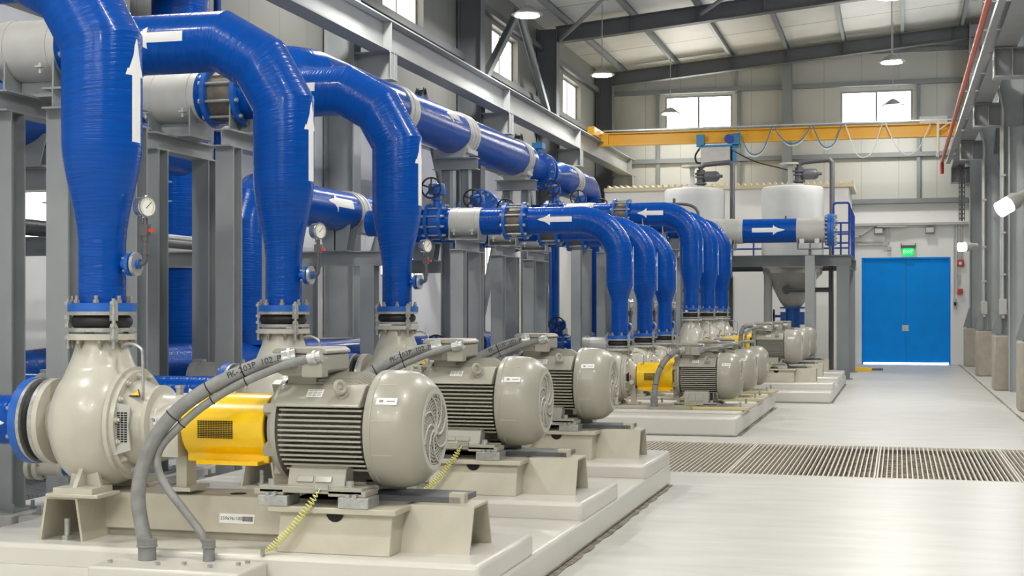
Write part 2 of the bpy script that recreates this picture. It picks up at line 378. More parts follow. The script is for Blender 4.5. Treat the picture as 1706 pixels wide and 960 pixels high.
# back wall and side wall girts (z-profiles) and wind post
b = B()
for z in (4.62, 5.95, 8.02, 6.82): b.box(XL + .1, 1.9, YB - .16, YB, z, z + .13)
b.box(-3.3, 1.9, YB - .16, YB, 8.95, 9.05)
struct(b, 'girt_back', STEELM, smooth=0)
b = B()
for z in (4.7, 6.65, 8.0): b.box(XL, XL + .15, YF, YB - .2, z, z + .14)
struct(b, 'girt_left', STEELD, smooth=0)
b = B(); b.hbeam((-3.13, YB - .3, 4.6), (-3.13, YB - .3, 8.75), .28, .25, (0, 1, 0)); struct(b, 'column_wind_post', STEELM)
for i, x in enumerate((-6.95, -4.55, 0.55)):
    struct(B().box(x - .05, x + .05, YB - .12, YB, 4.75, 8.0), 'trim_%d' % (5 + i), STEELM)
# portal frames
for i, Y in enumerate((6.8, 13.8, 20.75, 27.7, 34.3, 41.35)):
    b = B(); b.hbeam((-8.42, Y, 1.12), (-8.42, Y, roof_z(-8.42) - .2), .3, .5, (1, 0, 0), .02, .014); struct(b, 'column_left', STEEL if i < 3 else STEELD)  # far columns take the dark steel: their shadow is put into the colour
    struct(B().box(-8.69, -8.0, Y - .33, Y + .33, 0, 1.1), 'column_base_left', CONC, bevel=.02)
    b = B(); b.box(-8.67, -8.16, Y - .2, Y + .2, 1.1, 1.12)
    for sy in (-.15, .15):
        b.cyl((-8.22, Y + sy, 1.12), (-8.22, Y + sy, 1.2), .018, seg=8)
    struct(b, 'column_base_plate_left', STEELM)
    # runway bracket
    b = B(); b.box(-8.17, -7.55, Y - .14, Y + .14, 5.52, 5.54); b.box(-8.17, -7.55, Y - .14, Y + .14, 5.1, 5.12); b.box(-8.17, -7.55, Y - .008, Y + .008, 5.12, 5.52)
    b.box(-7.58, -7.56, Y - .14, Y + .14, 5.12, 5.52); struct(b, 'bracket_left', STEELL, smooth=0)
for Y in (27.7, 34.3, 41.35):
    b = B(); x0, x1 = -8.2, 2.2; n = V((0.09, 0, -1)).normalized()
    b.hbeam((x0, Y, roof_z(x0) - .38), (x1, Y, roof_z(x1) - .38), .26, .4, n, .02, .012)
    for x in (-6.3, -4.7, -3.1, -1.5, .1, 1.5):
        b.obox((x, Y - .07, roof_z(x) - .38), (0, 0, 1), (1, 0, 0), .36, .12, .012)
    struct(b, 'roof_beam', STEELD)
for k, x in enumerate((-7.9, -6.3, -4.7, -3.1, -1.5, .1, 1.7)):
    b = B(); b.hbeam((x, YF, roof_z(x) - .1), (x, YB - .05, roof_z(x) - .1), .09, .18, (0, 0, 1), .008, .008); struct(b, 'roof_purlin', STEELM)
for (p, q) in (((-8.1, 34.2, 8.25), (-4.6, 27.8, 8.7)), ((-4.6, 34.2, 8.7), (-1.2, 27.8, 9.0)), ((-1.2, 34.2, 9.0), (-4.6, 27.8, 8.7))):
    struct(B().cyl(p, q, .05, seg=10), 'roof_brace', STEELM)
for (p, q) in (((-8.3, 27.9, 6.1), (-8.3, 31.0, 8.35)), ((-8.3, 34.1, 6.1), (-8.3, 31.0, 8.35)), ((-8.3, 21.0, 1.3), (-8.3, 24.2, 5.5)), ((-8.3, 27.5, 1.3), (-8.3, 24.2, 5.5)), ((-8.3, 27.9, 1.3), (-8.3, 31.0, 5.5)), ((-8.3, 34.1, 1.3), (-8.3, 31.0, 5.5))):
    b = B(); b.hbeam(p, q, .14, .14, (1, 0, 0), .01, .01); struct(b, 'wall_brace', STEELM)
# crane runways
b = B(); b.hbeam((-7.75, YF + .1, 5.79), (-7.75, 41.9, 5.79), .32, .5, (0, 0, 1), .022, .014)
for Y in (6.8, 13.8, 20.75, 27.7, 34.3, 41.3): b.box(-7.74, -7.6, Y - .01, Y + .01, 5.57, 6.01)
b.box(-7.78, -7.72, YF + .1, 41.9, 6.04, 6.1)
struct(b, 'crane_runway_beam_left', STEELL)
b = B(); b.hbeam((1.58, YF + .1, 5.79), (1.58, 41.9, 5.79), .32, .5, (0, 0, 1), .022, .014); b.box(1.55, 1.61, YF + .1, 41.9, 6.04, 6.1)
struct(b, 'crane_runway_beam_right', STEELL)
# right-hand columns, their bases and brackets
for i, Y in enumerate((22.9, 28.9, 35.1, 41.3)):
    b = B(); b.hbeam((2.12, Y, 1.05), (2.12, Y, roof_z(2.1) - .2), .34, .44, (1, 0, 0), .02, .014); struct(b, 'column_right', STEEL_LIT)
    struct(B().box(1.76, 2.74, Y - .38, Y + .38, 0, 1.05), 'column_base_right', CONC, bevel=.03)
    b = B(); b.box(1.84, 2.4, Y - .25, Y + .25, 1.05, 1.075)
    for sy in (-.2, 0, .2):
        b.prism([(0, 0), (.0, .55), (-.16, 0)], (1.9, Y + sy - .006, 1.075), (1, 0, 0), (0, 0, 1), (0, .012, 0))
    b.prism([(-.22, 0), (-.17, 0), (-.17, .5)], (2.0, Y - .17, 1.075), (0, 1, 0), (0, 0, 1), (.012, 0, 0))
    struct(b, 'column_base_plate_right', STEELM, smooth=0)
    b = B(); b.box(1.4, 1.9, Y - .16, Y + .16, 5.51, 5.53); b.box(1.4, 1.9, Y - .16, Y + .16, 5.08, 5.1); b.box(1.4, 1.9, Y - .008, Y + .008, 5.1, 5.51); b.box(1.4, 1.42, Y - .16, Y + .16, 5.1, 5.51)
    b.box(1.66, 1.68, Y - .15, Y + .15, 5.1, 5.51)
    struct(b, 'bracket_right', STEELL, smooth=0)
for i, (x, Y) in enumerate(((2.45, 25.9), (2.14, 28.3), (2.45, 32.0), (2.45, 38.2))):
    b = B(); b.hbeam((x, Y, 0), (x, Y, 5.0 if x < 2.2 else roof_z(2.4) - .2), .22, .26, (1, 0, 0), .016, .012); struct(b, 'column_right_post', STEEL_LIT)
for (p, q) in (((2.2, 23.2, 5.2), (2.2, 28.6, 8.8)), ((2.2, 29.2, 8.8), (2.2, 34.8, 5.2)), ((2.2, 35.4, 5.0), (2.2, 41.0, 8.8)), ((2.3, 29.2, 1.2), (2.3, 34.8, 5.0))):
    b = B(); b.hbeam(p, q, .12, .12, (1, 0, 0), .01, .01); struct(b, 'wall_brace', STEELM)
b = B()
for z in (2.9, 5.0, 6.6, 8.0): b.box(XR - .14, XR, YF, YB, z, z + .13)
struct(b, 'girt_right', STEELM, smooth=0)

# ------------------------------------------------------------------ concrete pads
def pad(name, x0, x1, y0, y1, zl, plinths, label, zp, left):
    o = tag(B().box(x0, x1, y0, y1, 0, zl).build(name, PAD, bevel=.03), label, 'concrete pad')
    for k, (a, c) in enumerate(plinths):
        bb = B(); bb.box(left, x1 - .004, a, c, zl - .02, zp)
        p = bb.build('plinth', PAD, o, bevel=.025)
    return o
pad('concrete_pad', -5.3, -1.907, 4.6, 12.22, .19, [(6.42, 7.45), (8.69, 9.86), (11.0, 12.215)], 'long white stepped concrete pad under the nearest three pumps, along the aisle', .30, -4.85)
pad('concrete_pad', -4.7, -1.87, 17.1, 22.55, .23, [(17.65, 18.75), (19.55, 20.65), (21.35, 22.45)], 'white concrete pad just beyond the floor grating, under the low middle pumps', .27, -4.5)
pad('concrete_pad', -4.9, -1.06, 23.75, 30.3, .19, [(24.35, 25.45), (26.55, 27.65), (28.75, 29.85)], 'farthest white concrete pad, beside the dark column of the tank platform', .30, -4.6)

# ------------------------------------------------------------------ drain grating
def grating(x0, x1, lab, i):
    t = thing('floor_grating', (x0, TY0, -.02), lab, 'grating', 'grating panels across the aisle')
    b = B(); x = x0 + .045
    while x < x1 - .03: b.box(x - .006, x + .006, TY0 + .05, TY1 - .05, -.035, -.004); x += .046
    b.build('grating_bars', GRATE, t, smooth=0)
    b = B(); b.box(x0, x0 + .016, TY0 + .05, TY1 - .05, -.035, .0); b.box(x1 - .016, x1, TY0 + .05, TY1 - .05, -.035, .0)
    b.box(x0, x1, TY0 + .012, TY0 + .05, -.035, .0); b.box(x0, x1, TY1 - .05, TY1 - .012, -.035, .0)
    b.build('panel_frame', GRATE, t, smooth=0)
gx = [-5.6, -4.25, -2.9, -1.55, -.2, 1.05, 2.29]
gl = ['leftmost cream slatted floor grating panel, hidden behind the front pumps', 'cream slatted floor grating panel beside the third front pump', 'cream slatted floor grating panel in front of the middle pad corner', 'cream slatted floor grating panel at the left of the aisle', 'cream slatted floor grating panel in the middle of the aisle', 'cream slatted floor grating panel at the right edge of the photo']
for i in range(6): grating(gx[i] + .004, gx[i + 1] - .004, gl[i], i)
t = thing('floor_grating', (-7.2, 9.6, 0), 'small dark mesh grating on the floor behind the left support posts', 'grating')
b = B()
for k in range(34): b.box(-7.6, -6.7, 9.3 + k * .06, 9.312 + k * .06, .004, .03)
for k in range(10): b.box(-7.6 + k * .098, -7.588 + k * .098, 9.3, 11.3, .004, .028)
b.build('grating_bars', STEELM, t, smooth=0)
B().box(-7.6, -6.7, 9.3, 11.3, .0, .004).build('dark_pit', BLACK, t, smooth=0)

# ------------------------------------------------------------------ pump sets (local frame: x along the shaft from the discharge axis, z from the shaft)
def placed(t, O): t.location = V(t['_o']) + V(O); return t
def casing_mesh(fh, dx):
    b = B()
    b.lathe([(-.37, .10), (-.36, .16), (-.315, .17), (-.29, .235), (-.255, .292), (-.205, .328), (-.14, .345), (-.06, .346), (.0, .335), (.045, .31), (.075, .285), (.085, .25)], (dx, 0, 0), (1, 0, 0), 40)
    n = 9; pts = []; prev = None
    for i in range(n + 1):                       # discharge neck: round at the flange, wide and deep where it joins the volute
        t = i / n; z = fh - .02 - (fh - .02 - .0) * t
        e = t * t * (3 - 2 * t)
        e2 = min(1, t * 1.5); e2 = e2 * e2 * (3 - 2 * e2); rx = .136 + .085 * e2; ry = .136 + .17 * e; cx = (dx - .11) * e
        ring = b.add([(cx + rx * math.cos(2 * PI * k / 28), ry * math.sin(2 * PI * k / 28), z) for k in range(28)])
        if prev is not None:
            for k in range(28): j = (k + 1) % 28; b.face((prev + k, prev + j, ring + j, ring + k))
        else: b.face([ring + k for k in range(28)])
        prev = ring
    b.face([prev + k for k in range(28)][::-1])
    me = b.mesh('casing_raw', BEIGE)
    o = bpy.data.objects.new('tmp', me); COL.objects.link(o)
    md = o.modifiers.new('r', 'REMESH'); md.mode = 'VOXEL'; md.voxel_size = .013; md.use_smooth_shade = True
    ms = o.modifiers.new('s', 'SMOOTH'); ms.iterations = 9; ms.factor = .5
    dg = bpy.context.evaluated_depsgraph_get(); out = bpy.data.meshes.new_from_object(o.evaluated_get(dg)); bpy.data.objects.remove(o)
    out.materials.clear(); out.materials.append(BEIGE)
    out.polygons.foreach_set('use_smooth', [True] * len(out.polygons)); return out
def make_pump(short, fh, foot):
    """cream centrifugal pump; short = bearing bracket shortened by this much; fh = flange top above the shaft; foot = underside of feet"""
    t = thing('centrifugal_pump', (-.1, 0, foot), '', 'pump')
    off = V(t['_o'])
    dx = 0.0 if short else .11; me = casing_mesh(fh, dx); me.transform(Matrix.Translation(-off)); o = bpy.data.objects.new('volute_casing', me); COL.objects.link(o); o.parent = t; o['_o'] = tuple(off)
    b = B(); b.lathe([(0, .13), (0, .184), (.033, .184), (.033, .10)], (0, 0, fh - .033), (0, 0, 1), 40); b.build('discharge_flange', BEIGE, t)
    bolts_on(t, (0, 0, fh - .035), (0, 0, -1), .156, 8, .3)
    b = B(); b.lathe([(-.40, .16), (-.40, .235), (-.368, .235), (-.368, .15), (-.345, .15)], (dx, 0, 0), (1, 0, 0), 40); b.build('suction_flange', BEIGE, t)
    b = B(); b.lathe([(.07, .2), (.07, .30), (.098, .305), (.10, .285), (.125, .28), (.125, .1)], (dx, 0, 0), (1, 0, 0), 48); b.build('cover_flange', BEIGE, t)
    bolts_on(t, (dx + .125, 0, 0), (1, 0, 0), .257, 14, .1, .85, 'cover_bolt', BOLTC)
    e = .62 - short * .0
    x1 = .25 if short else .46; xg = x1 + dx
    b = B(); b.lathe([(.11, .235), (.13, .23), (.17, .19), (.20, .15), (.235, .13), (.24, .08), (.27, .05), (.27, 0)] if short else [(.11, .235), (.14, .23), (.235, .19), (.24, .205), (.262, .205), (.272, .165), (.295, .155), (x1 - .03, .155), (x1 - .02, .10), (x1 + .03, .06), (x1 + .03, .0)], (dx, 0, 0), (1, 0, 0), 40)
    if not short: b.box(dx + .27, xg - .03, -.15, .15, -.165, -.02)
    br = b.build('bearing_housing', BEIGE, t)
    # guard plate over the lantern window, facing the aisle side
    if not short:
        y = -.236
        q = B(); q.prism([(.215, -.155), (.315, -.125), (.30, .0), (.315, .10), (.225, .125)], (0, y - .008, 0), (1, 0, 0), (0, 0, 1), (0, .012, 0))
        gp = q.build('window_guard', COLLAR, t, smooth=0)
        q = B()
        for r in range(13):
            for c in range(3): q.box(.238 + c * .021, .254 + c * .021, y - .0095, y - .0075, -.085 + r * .0125, -.0765 + r * .0125)
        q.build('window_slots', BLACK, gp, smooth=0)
        n_ = (0, -.66, .75); c_ = (.295, 0, 0)
        q = B(); q.patch(c_, (1, 0, 0), n_, .224, [(-.034, 0, .022, .024, -.034, .024), (0, .034, -.034, .024, .022, .024)]); s_ = q.build('warning_triangle', INK, t, smooth=0, label='yellow and black warning triangle')
        q = B(); q.patch(c_, (1, 0, 0), n_, .2265, [(-.024, 0, .015, .017, -.022, .017), (0, .024, -.022, .017, .015, .017)]); q.build('warning_symbol', YEL, s_, smooth=0)
        q = B(); q.patch((.355, 0, 0), (1, 0, 0), (0, -.85, .45), .155, [(-.045, .05, -.016, .016, -.016, .016)]); q.build('type_plate', WHITE, t)
        q = B(); q.patch((.355, 0, 0), (1, 0, 0), (0, -1, .15), .155, [(-.055, .06, -.018, .018, -.018, .018)]); pl = q.build('maker_plate', WHITE, t)
        text('SULZER', .034, BLUEINK, 'maker_lettering', pl, (.358, -.1565, .024), (1, 0, 0), (0, -.15, 1), pl['_o'])
    else:
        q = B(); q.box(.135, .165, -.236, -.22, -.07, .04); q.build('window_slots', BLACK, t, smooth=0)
        q = B(); q.cyl((.2, -.19, -.08), (.2, -.24, -.08), .03, seg=14); q.build('cover_plug', COLLAR, t)
        q = B(); q.box(.175, .19, -.222, -.205, -.03, .01); q.build('oil_mark', RED, t, smooth=0)
    q = B(); q.cyl((xg - .1, 0, .12), (xg - .1, 0, .19), .02, seg=10); q.cyl((xg - .1, 0, .19), (xg - .1, 0, .205), .028, seg=6); q.build('oil_cap', GALV, t)
    # feet of the volute and the bearing support
    for sy in (-1, 1):
        q = B(); q.prism([(-.09, 0), (.10, 0), (.05, .18), (-.05, .18)], (dx - .08, sy * .21 - .012, foot + .03), (1, 0, 0), (0, 0, 1), (0, .024, 0))
        q.prism([(0, 0), (sy * .12, 0), (0, .18)], (dx - .09, sy * .20, foot + .03), (0, 1, 0), (0, 0, 1), (.025, 0, 0))
        q.box(dx - .18, dx + .05, min(sy * .16, sy * .36), max(sy * .16, sy * .36), foot, foot + .03); q.prism([(0, 0), (sy * .2, 0), (sy * .2, -.2), (0, -.2)], (dx - .17, 0, -.2 + .0), (0, 1, 0), (0, 0, 1), (.18, 0, 0)) if False else q.box(dx - .15, dx + .0, min(0, sy * .2), max(0, sy * .2), foot + .03, -.29)
        q.build('pump_foot', BEIGE, t)
    q = B(); q.box(xg - .09, xg - .03, -.055, .055, foot, -.13); q.box(xg - .12, xg - .03, -.09, .09, -.165, -.125); q.box(xg - .12, xg + .02, -.11, .11, foot, foot + .02)
    q.build('bearing_support', BEIGE, t)
    q = B(); q.tube(spline([(.19, -.1, fh - .06), (.27, -.16, fh - .05), (.335, -.17, fh - .075), (.345, -.17, fh - .13), (.345, -.165, .16), (.30, -.1, .15)], 6), .008, 8); q.build('flushing_tube', GALV, t)
    return t
def bolt_c():
    b = B(); b.lathe([(-.004, .019), (.014, .019), (.016, .012), (.03, .011), (.03, .0)], (0, 0, 0), (0, 0, 1), 8); return b.mesh('cover_bolt', BEIGE)
BOLTC = bolt_c()
def make_guard(x0, x1):
    t = thing('coupling_guard', ((x0 + x1) / 2, 0, -.21), '', 'coupling guard')
    R = .170; prof = [(R * math.sin(w), R * math.cos(w)) for w in [math.radians(-148 + 296 * k / 30) for k in range(31)]]
    prof = [(-.09, -.19)] + prof + [(.09, -.19)]
    b = B(); b.prism(prof, (x0, 0, 0), (0, 1, 0), (0, 0, 1), (x1 - x0, 0, 0)); sh = b.build('guard_shell', YEL, t, bevel=.006)
    b = B(); b.box(x0 + .09, x1 - .03, -.165, .165, -.196, -.176); b.build('guard_flange', YEL, t, smooth=0)
    b = B(); xm = x0 + .1
    for r in range(10):
        for c in range(14): b.box(xm + c * .0145, xm + .0115 + c * .0145, -R - .0015, -R + .001, -.058 + r * .0095, -.052 + r * .0095)
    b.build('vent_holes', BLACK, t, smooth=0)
    b = B(); b.cyl((x1 - .01, 0, 0), (x1 + .03, 0, 0), .15, seg=30); b.build('coupling', BLACK, t)
    b = B(); b.lathe([(0, R + .001), (.008, R + .003), (.016, R + .001)], (x0 + (x1 - x0) * .78, 0, 0), (1, 0, 0), 40)
    for zz in (1,): pass
    return t
def make_motor(xo, f):
    """grey electric motor; drive end at xo"""
    t = thing('electric_motor', (xo + .45, 0, f), '', 'motor')
    b = B(); b.lathe([(.03, .10), (.0, .12), (.0, .19), (.02, .235), (.05, .25), (.055, .275), (.08, .275), (.08, .215), (.56, .215)], (xo, 0, 0), (1, 0, 0), 40)
    for w in (.5, 1.2, 2.0, 2.7, 3.6, 4.4, 5.2, 5.9):
        b.obox((xo + .035, .225 * math.cos(w), .225 * math.sin(w)), (1, 0, 0), (0, math.cos(w), math.sin(w)), .07, .05, .07)
    b.build('stator_housing', MOTOR, t)
    b = B()
    for sy in (-1, 1):
        for k in range(13):
            z = -.20 + k * .0255; ro = .293 if abs(z) < .12 else .293 - (abs(z) - .12) * .3
            y1 = math.sqrt(max(ro * ro - z * z, .01)); y0 = math.sqrt(.215 ** 2 - min(z * z, .04)) - .01
            b.prism([(0, y0), (.02, y1), (.465, y1), (.465, y0)], (xo + .085, 0, z - .005), (1, 0, 0), (0, sy, 0), (0, 0, .010))
    for k in range(14):
        y = -.16 + k * .32 / 13; z1 = math.sqrt(.29 ** 2 - y * y)
        b.prism([(.0, .18), (.03, z1 - .02), (.06, z1), (.40, z1), (.46, z1 - .035), (.46, .18)], (xo + .075, y - .004, 0), (1, 0, 0), (0, 0, 1), (0, .008, 0))
    b.build('cooling_fins', MOTOR, t, smooth=0)
    for sy in (-1, 1):
        b = B(); pr = [(.0, .0), (sy * -.305, .122), (sy * -.30, .14), (sy * -.205, .232), (sy * -.15, .235), (sy * -.1, .0)]
        b.prism([(sy * .292, .122), (sy * .286, .145), (sy * .20, .228), (sy * .15, .235), (sy * .15, .12)], (xo + .085, 0, 0), (0, 1, 0), (0, 0, 1), (.46, 0, 0))
        sh = b.build('shoulder_casting', MOTOR, t, bevel=.006)
        if sy < 0:
            n = V((0, -.69, .72)).normalized(); c = V((xo + .29, -.245, .189))
            q = B(); q.obox(c, (1, 0, 0), n, .085, .05, .004); np_ = q.build('rating_plate', WHITE, t, smooth=0)
            q = B()
            for r in range(4):
                for cc in range(3): q.obox(c + V((-.026 + cc * .026, 0, 0)) + V((0, .72, .69)) * (-.016 + r * .011) + n * .0022, (1, 0, 0), n, .02, .004, .001)
            q.build('rating_print', GREYINK, np_, smooth=0)
            c2 = V((xo + .44, -.247, .186)); q = B(); q.lathe([(0, .036), (.03, .032), (.03, .0)], c2 - n * .012, n, 18)
            q.torus(c2 + n * .052, (.75, -.45, .25), .029, .0125, 18, 8); q.build('lifting_eye', MOTOR, t)
    b = B()
    b.lathe([(.562, .24), (.562, .293), (.572, .300), (.65, .301), (.705, .299), (.75, .290), (.79, .268), (.825, .235), (.842, .216), (.845, .206), (.825, .19), (.825, .0)], (xo, 0, 0), (1, 0, 0), 56)
    b.lathe([(.592, .3), (.594, .3025), (.602, .3025), (.604, .3)], (xo, 0, 0), (1, 0, 0), 56)
    cw = b.build('fan_cowl', MOTOR, t)
    for n_ in ((0, -.98, .2), (0, -.62, .78), (0, -.93, -.37), (0, .98, .2), (0, .62, .78)):
        q = B(); q.patch((xo + .66, 0, 0), (1, 0, 0), n_, .3005, [(-.055, .05, -.0018, .0018, -.0018, .0018)], .0016); q.build('cowl_seam', MOTORL, cw)
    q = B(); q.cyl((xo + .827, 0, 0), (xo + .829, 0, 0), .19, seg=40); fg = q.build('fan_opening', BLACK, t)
    q = B(); x = xo + .843
    q.ring((x, 0, 0), (1, 0, 0), .182, .208, .008, 48)
    for k in range(9): r = .036 + k * .0172; q.ring((x, 0, 0), (1, 0, 0), r, r + .0042, .004, 40)
    for k in range(48):
        w = 2 * PI * k / 48; rr0 = .06 if k % 2 == 0 else .11
        q.obox((x, (rr0 + .185) / 2 * math.cos(w), (rr0 + .185) / 2 * math.sin(w)), (0, math.cos(w), math.sin(w)), (1, 0, 0), .185 - rr0, .0032, .003)
    for k in range(8):
        w0 = 2 * PI * k / 8
        P = [(x + .003, r * math.cos(w0 + 1.25 * (r / .2) ** 1.2), r * math.sin(w0 + 1.25 * (r / .2) ** 1.2)) for r in [.02 + .165 * i / 9 for i in range(10)]]
        q.tube(P, .0055, 6)
    q.cyl((x - .004, 0, 0), (x + .007, 0, 0), .03, seg=20)
    q.build('fan_grille', MOTORL, t)
    q = B(); q.patch((xo + .675, 0, 0), (1, 0, 0), (0, -.86, .52), .3005, [(-.052, .058, -.019, .019, -.019, .019)], .0025); lb = q.build('cowl_label', WHITE, t)
    q = B(); q.patch((xo + .65, 0, 0), (1, 0, 0), (0, -.86, .52), .3025, [(-.010, .010, -.006, .006, -.006, .006)], .0025); q.patch((xo + .70, 0, 0), (1, 0, 0), (0, -.86, .52), .3025, [(-.022, .022, -.002, .002, -.002, .002)], .0025); q.build('label_print', GREYINK, lb)
    # feet
    for sy in (-1, 1):
        b = B(); b.prism([(sy * .15, -.16), (sy * .245, -.19), (sy * .275, f + .04), (sy * .15, f + .04)], (xo + .15, 0, 0), (0, 1, 0), (0, 0, 1), (.31, 0, 0))
        b.box(xo + .03, xo + .58, min(sy * .17, sy * .345), max(sy * .17, sy * .345), f + .012, f + .045)
        b.box(xo - .0, xo + .16, min(sy * .17, sy * .345), max(sy * .17, sy * .345), f, f + .03); b.box(xo + .40, xo + .60, min(sy * .17, sy * .345), max(sy * .17, sy * .345), f, f + .03)
        b.prism([(sy * .256, -.225), (sy * .263, -.225), (sy * .276, f + .06), (sy * .262, f + .06)], (xo + .20, 0, 0), (0, 1, 0), (0, 0, 1), (.09, 0, 0)); b.prism([(sy * .256, -.225), (sy * .263, -.225), (sy * .276, f + .06), (sy * .262, f + .06)], (xo + .30, 0, 0), (0, 1, 0), (0, 0, 1), (.09, 0, 0))
        b.build('motor_foot', MOTOR, t, bevel=.004)
        for dx in (.08, .50): b = B(); b.cyl((xo + dx, sy * .30, f + .04), (xo + dx, sy * .30, f + .075), .02, seg=8); b.build('foot_bolt', GALV, t)
    # terminal box
    x0, x1, y0, y1 = xo + .05, xo + .34, -.22, .09
    b = B(); b.box(x0 + .05, x1 - .08, y0 + .06, y1 - .04, .22, .30); b.prism([(x0, .30), (x0 + .05, .275), (x1 - .04, .275), (x1, .30), (x1, .385), (x0, .385)], (0, y0, 0), (1, 0, 0), (0, 0, 1), (0, y1 - y0, 0))
    tb = b.build('terminal_box', MOTOR, t, bevel=.008)
    b = B(); b.prism([(x0 - .006, .388), (x1 + .006, .388), (x1 + .006, .402), (x1 - .02, .42), (x0 + .02, .42), (x0 - .006, .402)], (0, y0 - .006, 0), (1, 0, 0), (0, 0, 1), (0, y1 - y0 + .012, 0)); b.build('terminal_box_lid', MOTOR, tb, bevel=.005)
    b = B(); b.torus((x0 + .19, y0 - .001, .335), (0, 1, 0), .036, .004, 20, 6); b.build('knockout', MOTOR, tb)
    b = B(); b.box(x1 - .10, x1 + .012, y0 - .085, y0 - .002, .272, .372); b.build('junction_box', MOTOR, tb, bevel=.006)
    return t
def hose_mesh(pts, r, taps, base, name, seg=14):
    return B().tube(spline(pts, 7), r, seg)
def make_conduits(big, small, xb, write):
    """two grey conduits from the terminal box down to the pad; returns two things"""
    out = []
    for (pts, r, lab) in ((big, .037, 'big'), (small, .021, 'small')):
        e = V(pts[-1]); t = thing('cable_conduit', tuple(e), '', 'conduit')
        b = B(); b.tube(spline(pts[:-1] + [tuple(e + V((0, 0, .07)))], 8), r, 14); b.build('conduit_hose', HOSE, t)
        d = (V(pts[0]) - V(pts[1])).normalized(); p = V(pts[0])
        b = B(); b.cyl(p - d * .05, p + d * .02, r + .009, seg=16); b.cyl(p - d * .02, p - d * .005, r + .016, seg=8); b.build('conduit_gland', GALV, t)
        b = B(); b.cyl(e, e + V((0, 0, .085)), r + .008, seg=18); b.build('pipe_stub', HOSE, t)
        b = B(); b.cyl(e + V((0, 0, .07)), e + V((0, 0, .105)), r + .012, seg=18); b.torus(e + V((0, 0, .07)), (0, 0, 1), r + .009, .006, 18, 8); b.build('clamp_ring', HOSE, t)
        out.append(t)
    # black cable ties strapping both conduits together belong to the large one
    sp = spline(big, 8); ss = spline(small, 8); T = out[0]
    for k in (13, 22, 33):
        if k < len(sp) - 1:
            d = (sp[k + 1] - sp[k]).normalized(); b = B(); q = min(ss, key=lambda w: (w - sp[k]).length)
            b.torus(sp[k], d, .0375, .0035, 20, 6)
            if (q - sp[k]).length < .11: b.torus(q, d, .0215, .0035, 14, 6)
            b.build('cable_tie', INK, T)
    if write:
        import bisect
        for s_, k0 in (('FK-203P', 16), ('102.PTC', 8)):
            for i, ch in enumerate(s_):
                k = k0 - i * .98; a = int(k); fr = k - a
                p = sp[a] * (1 - fr) + sp[a + 1] * fr; d = (sp[max(a - 1, 0)] - sp[a + 1]).normalized()
                n = V((.25, -.95, .25)); n = (n - d * n.dot(d)).normalized(); up = n.cross(d)
                text(ch, .045, INK, 'handwritten_mark', T, p + n * .0372, d, up, T['_o'], .0006)
    return out
def make_coil(p0, p1, sag=.03, turns=25):
    p0, p1 = V(p0), V(p1); d, a, c = frame_of(p1 - p0); L = (p1 - p0).length; P = [p0]
    for i in range(turns * 9 + 1):
        w = 2 * PI * i / 9; u = i / (turns * 9); env = min(1, u * 9, (1 - u) * 9)
        P.append(p0.lerp(p1, .04 + .92 * u) + V((0, 0, -sag * 4 * u * (1 - u))) + (a * math.cos(w) + c * math.sin(w)) * .016 * env)
    P.append(p1)
    t = thing('earth_wire', tuple(p1), '', 'coiled wire')
    B().tube(P, .0038, 5).build('coiled_wire', GREENW, t)
    b = B(); b.box(p0.x - .035, p0.x + .035, p0.y - .005, p0.y + .012, p0.z - .012, p0.z + .014); b.build('terminal_lug', GALV, t)
    b = B(); b.cyl(p1 + V((0, 0, -.004)), p1 + V((0, 0, .025)), .012, seg=6); b.build('ground_stud', BOLT, t)
    return t
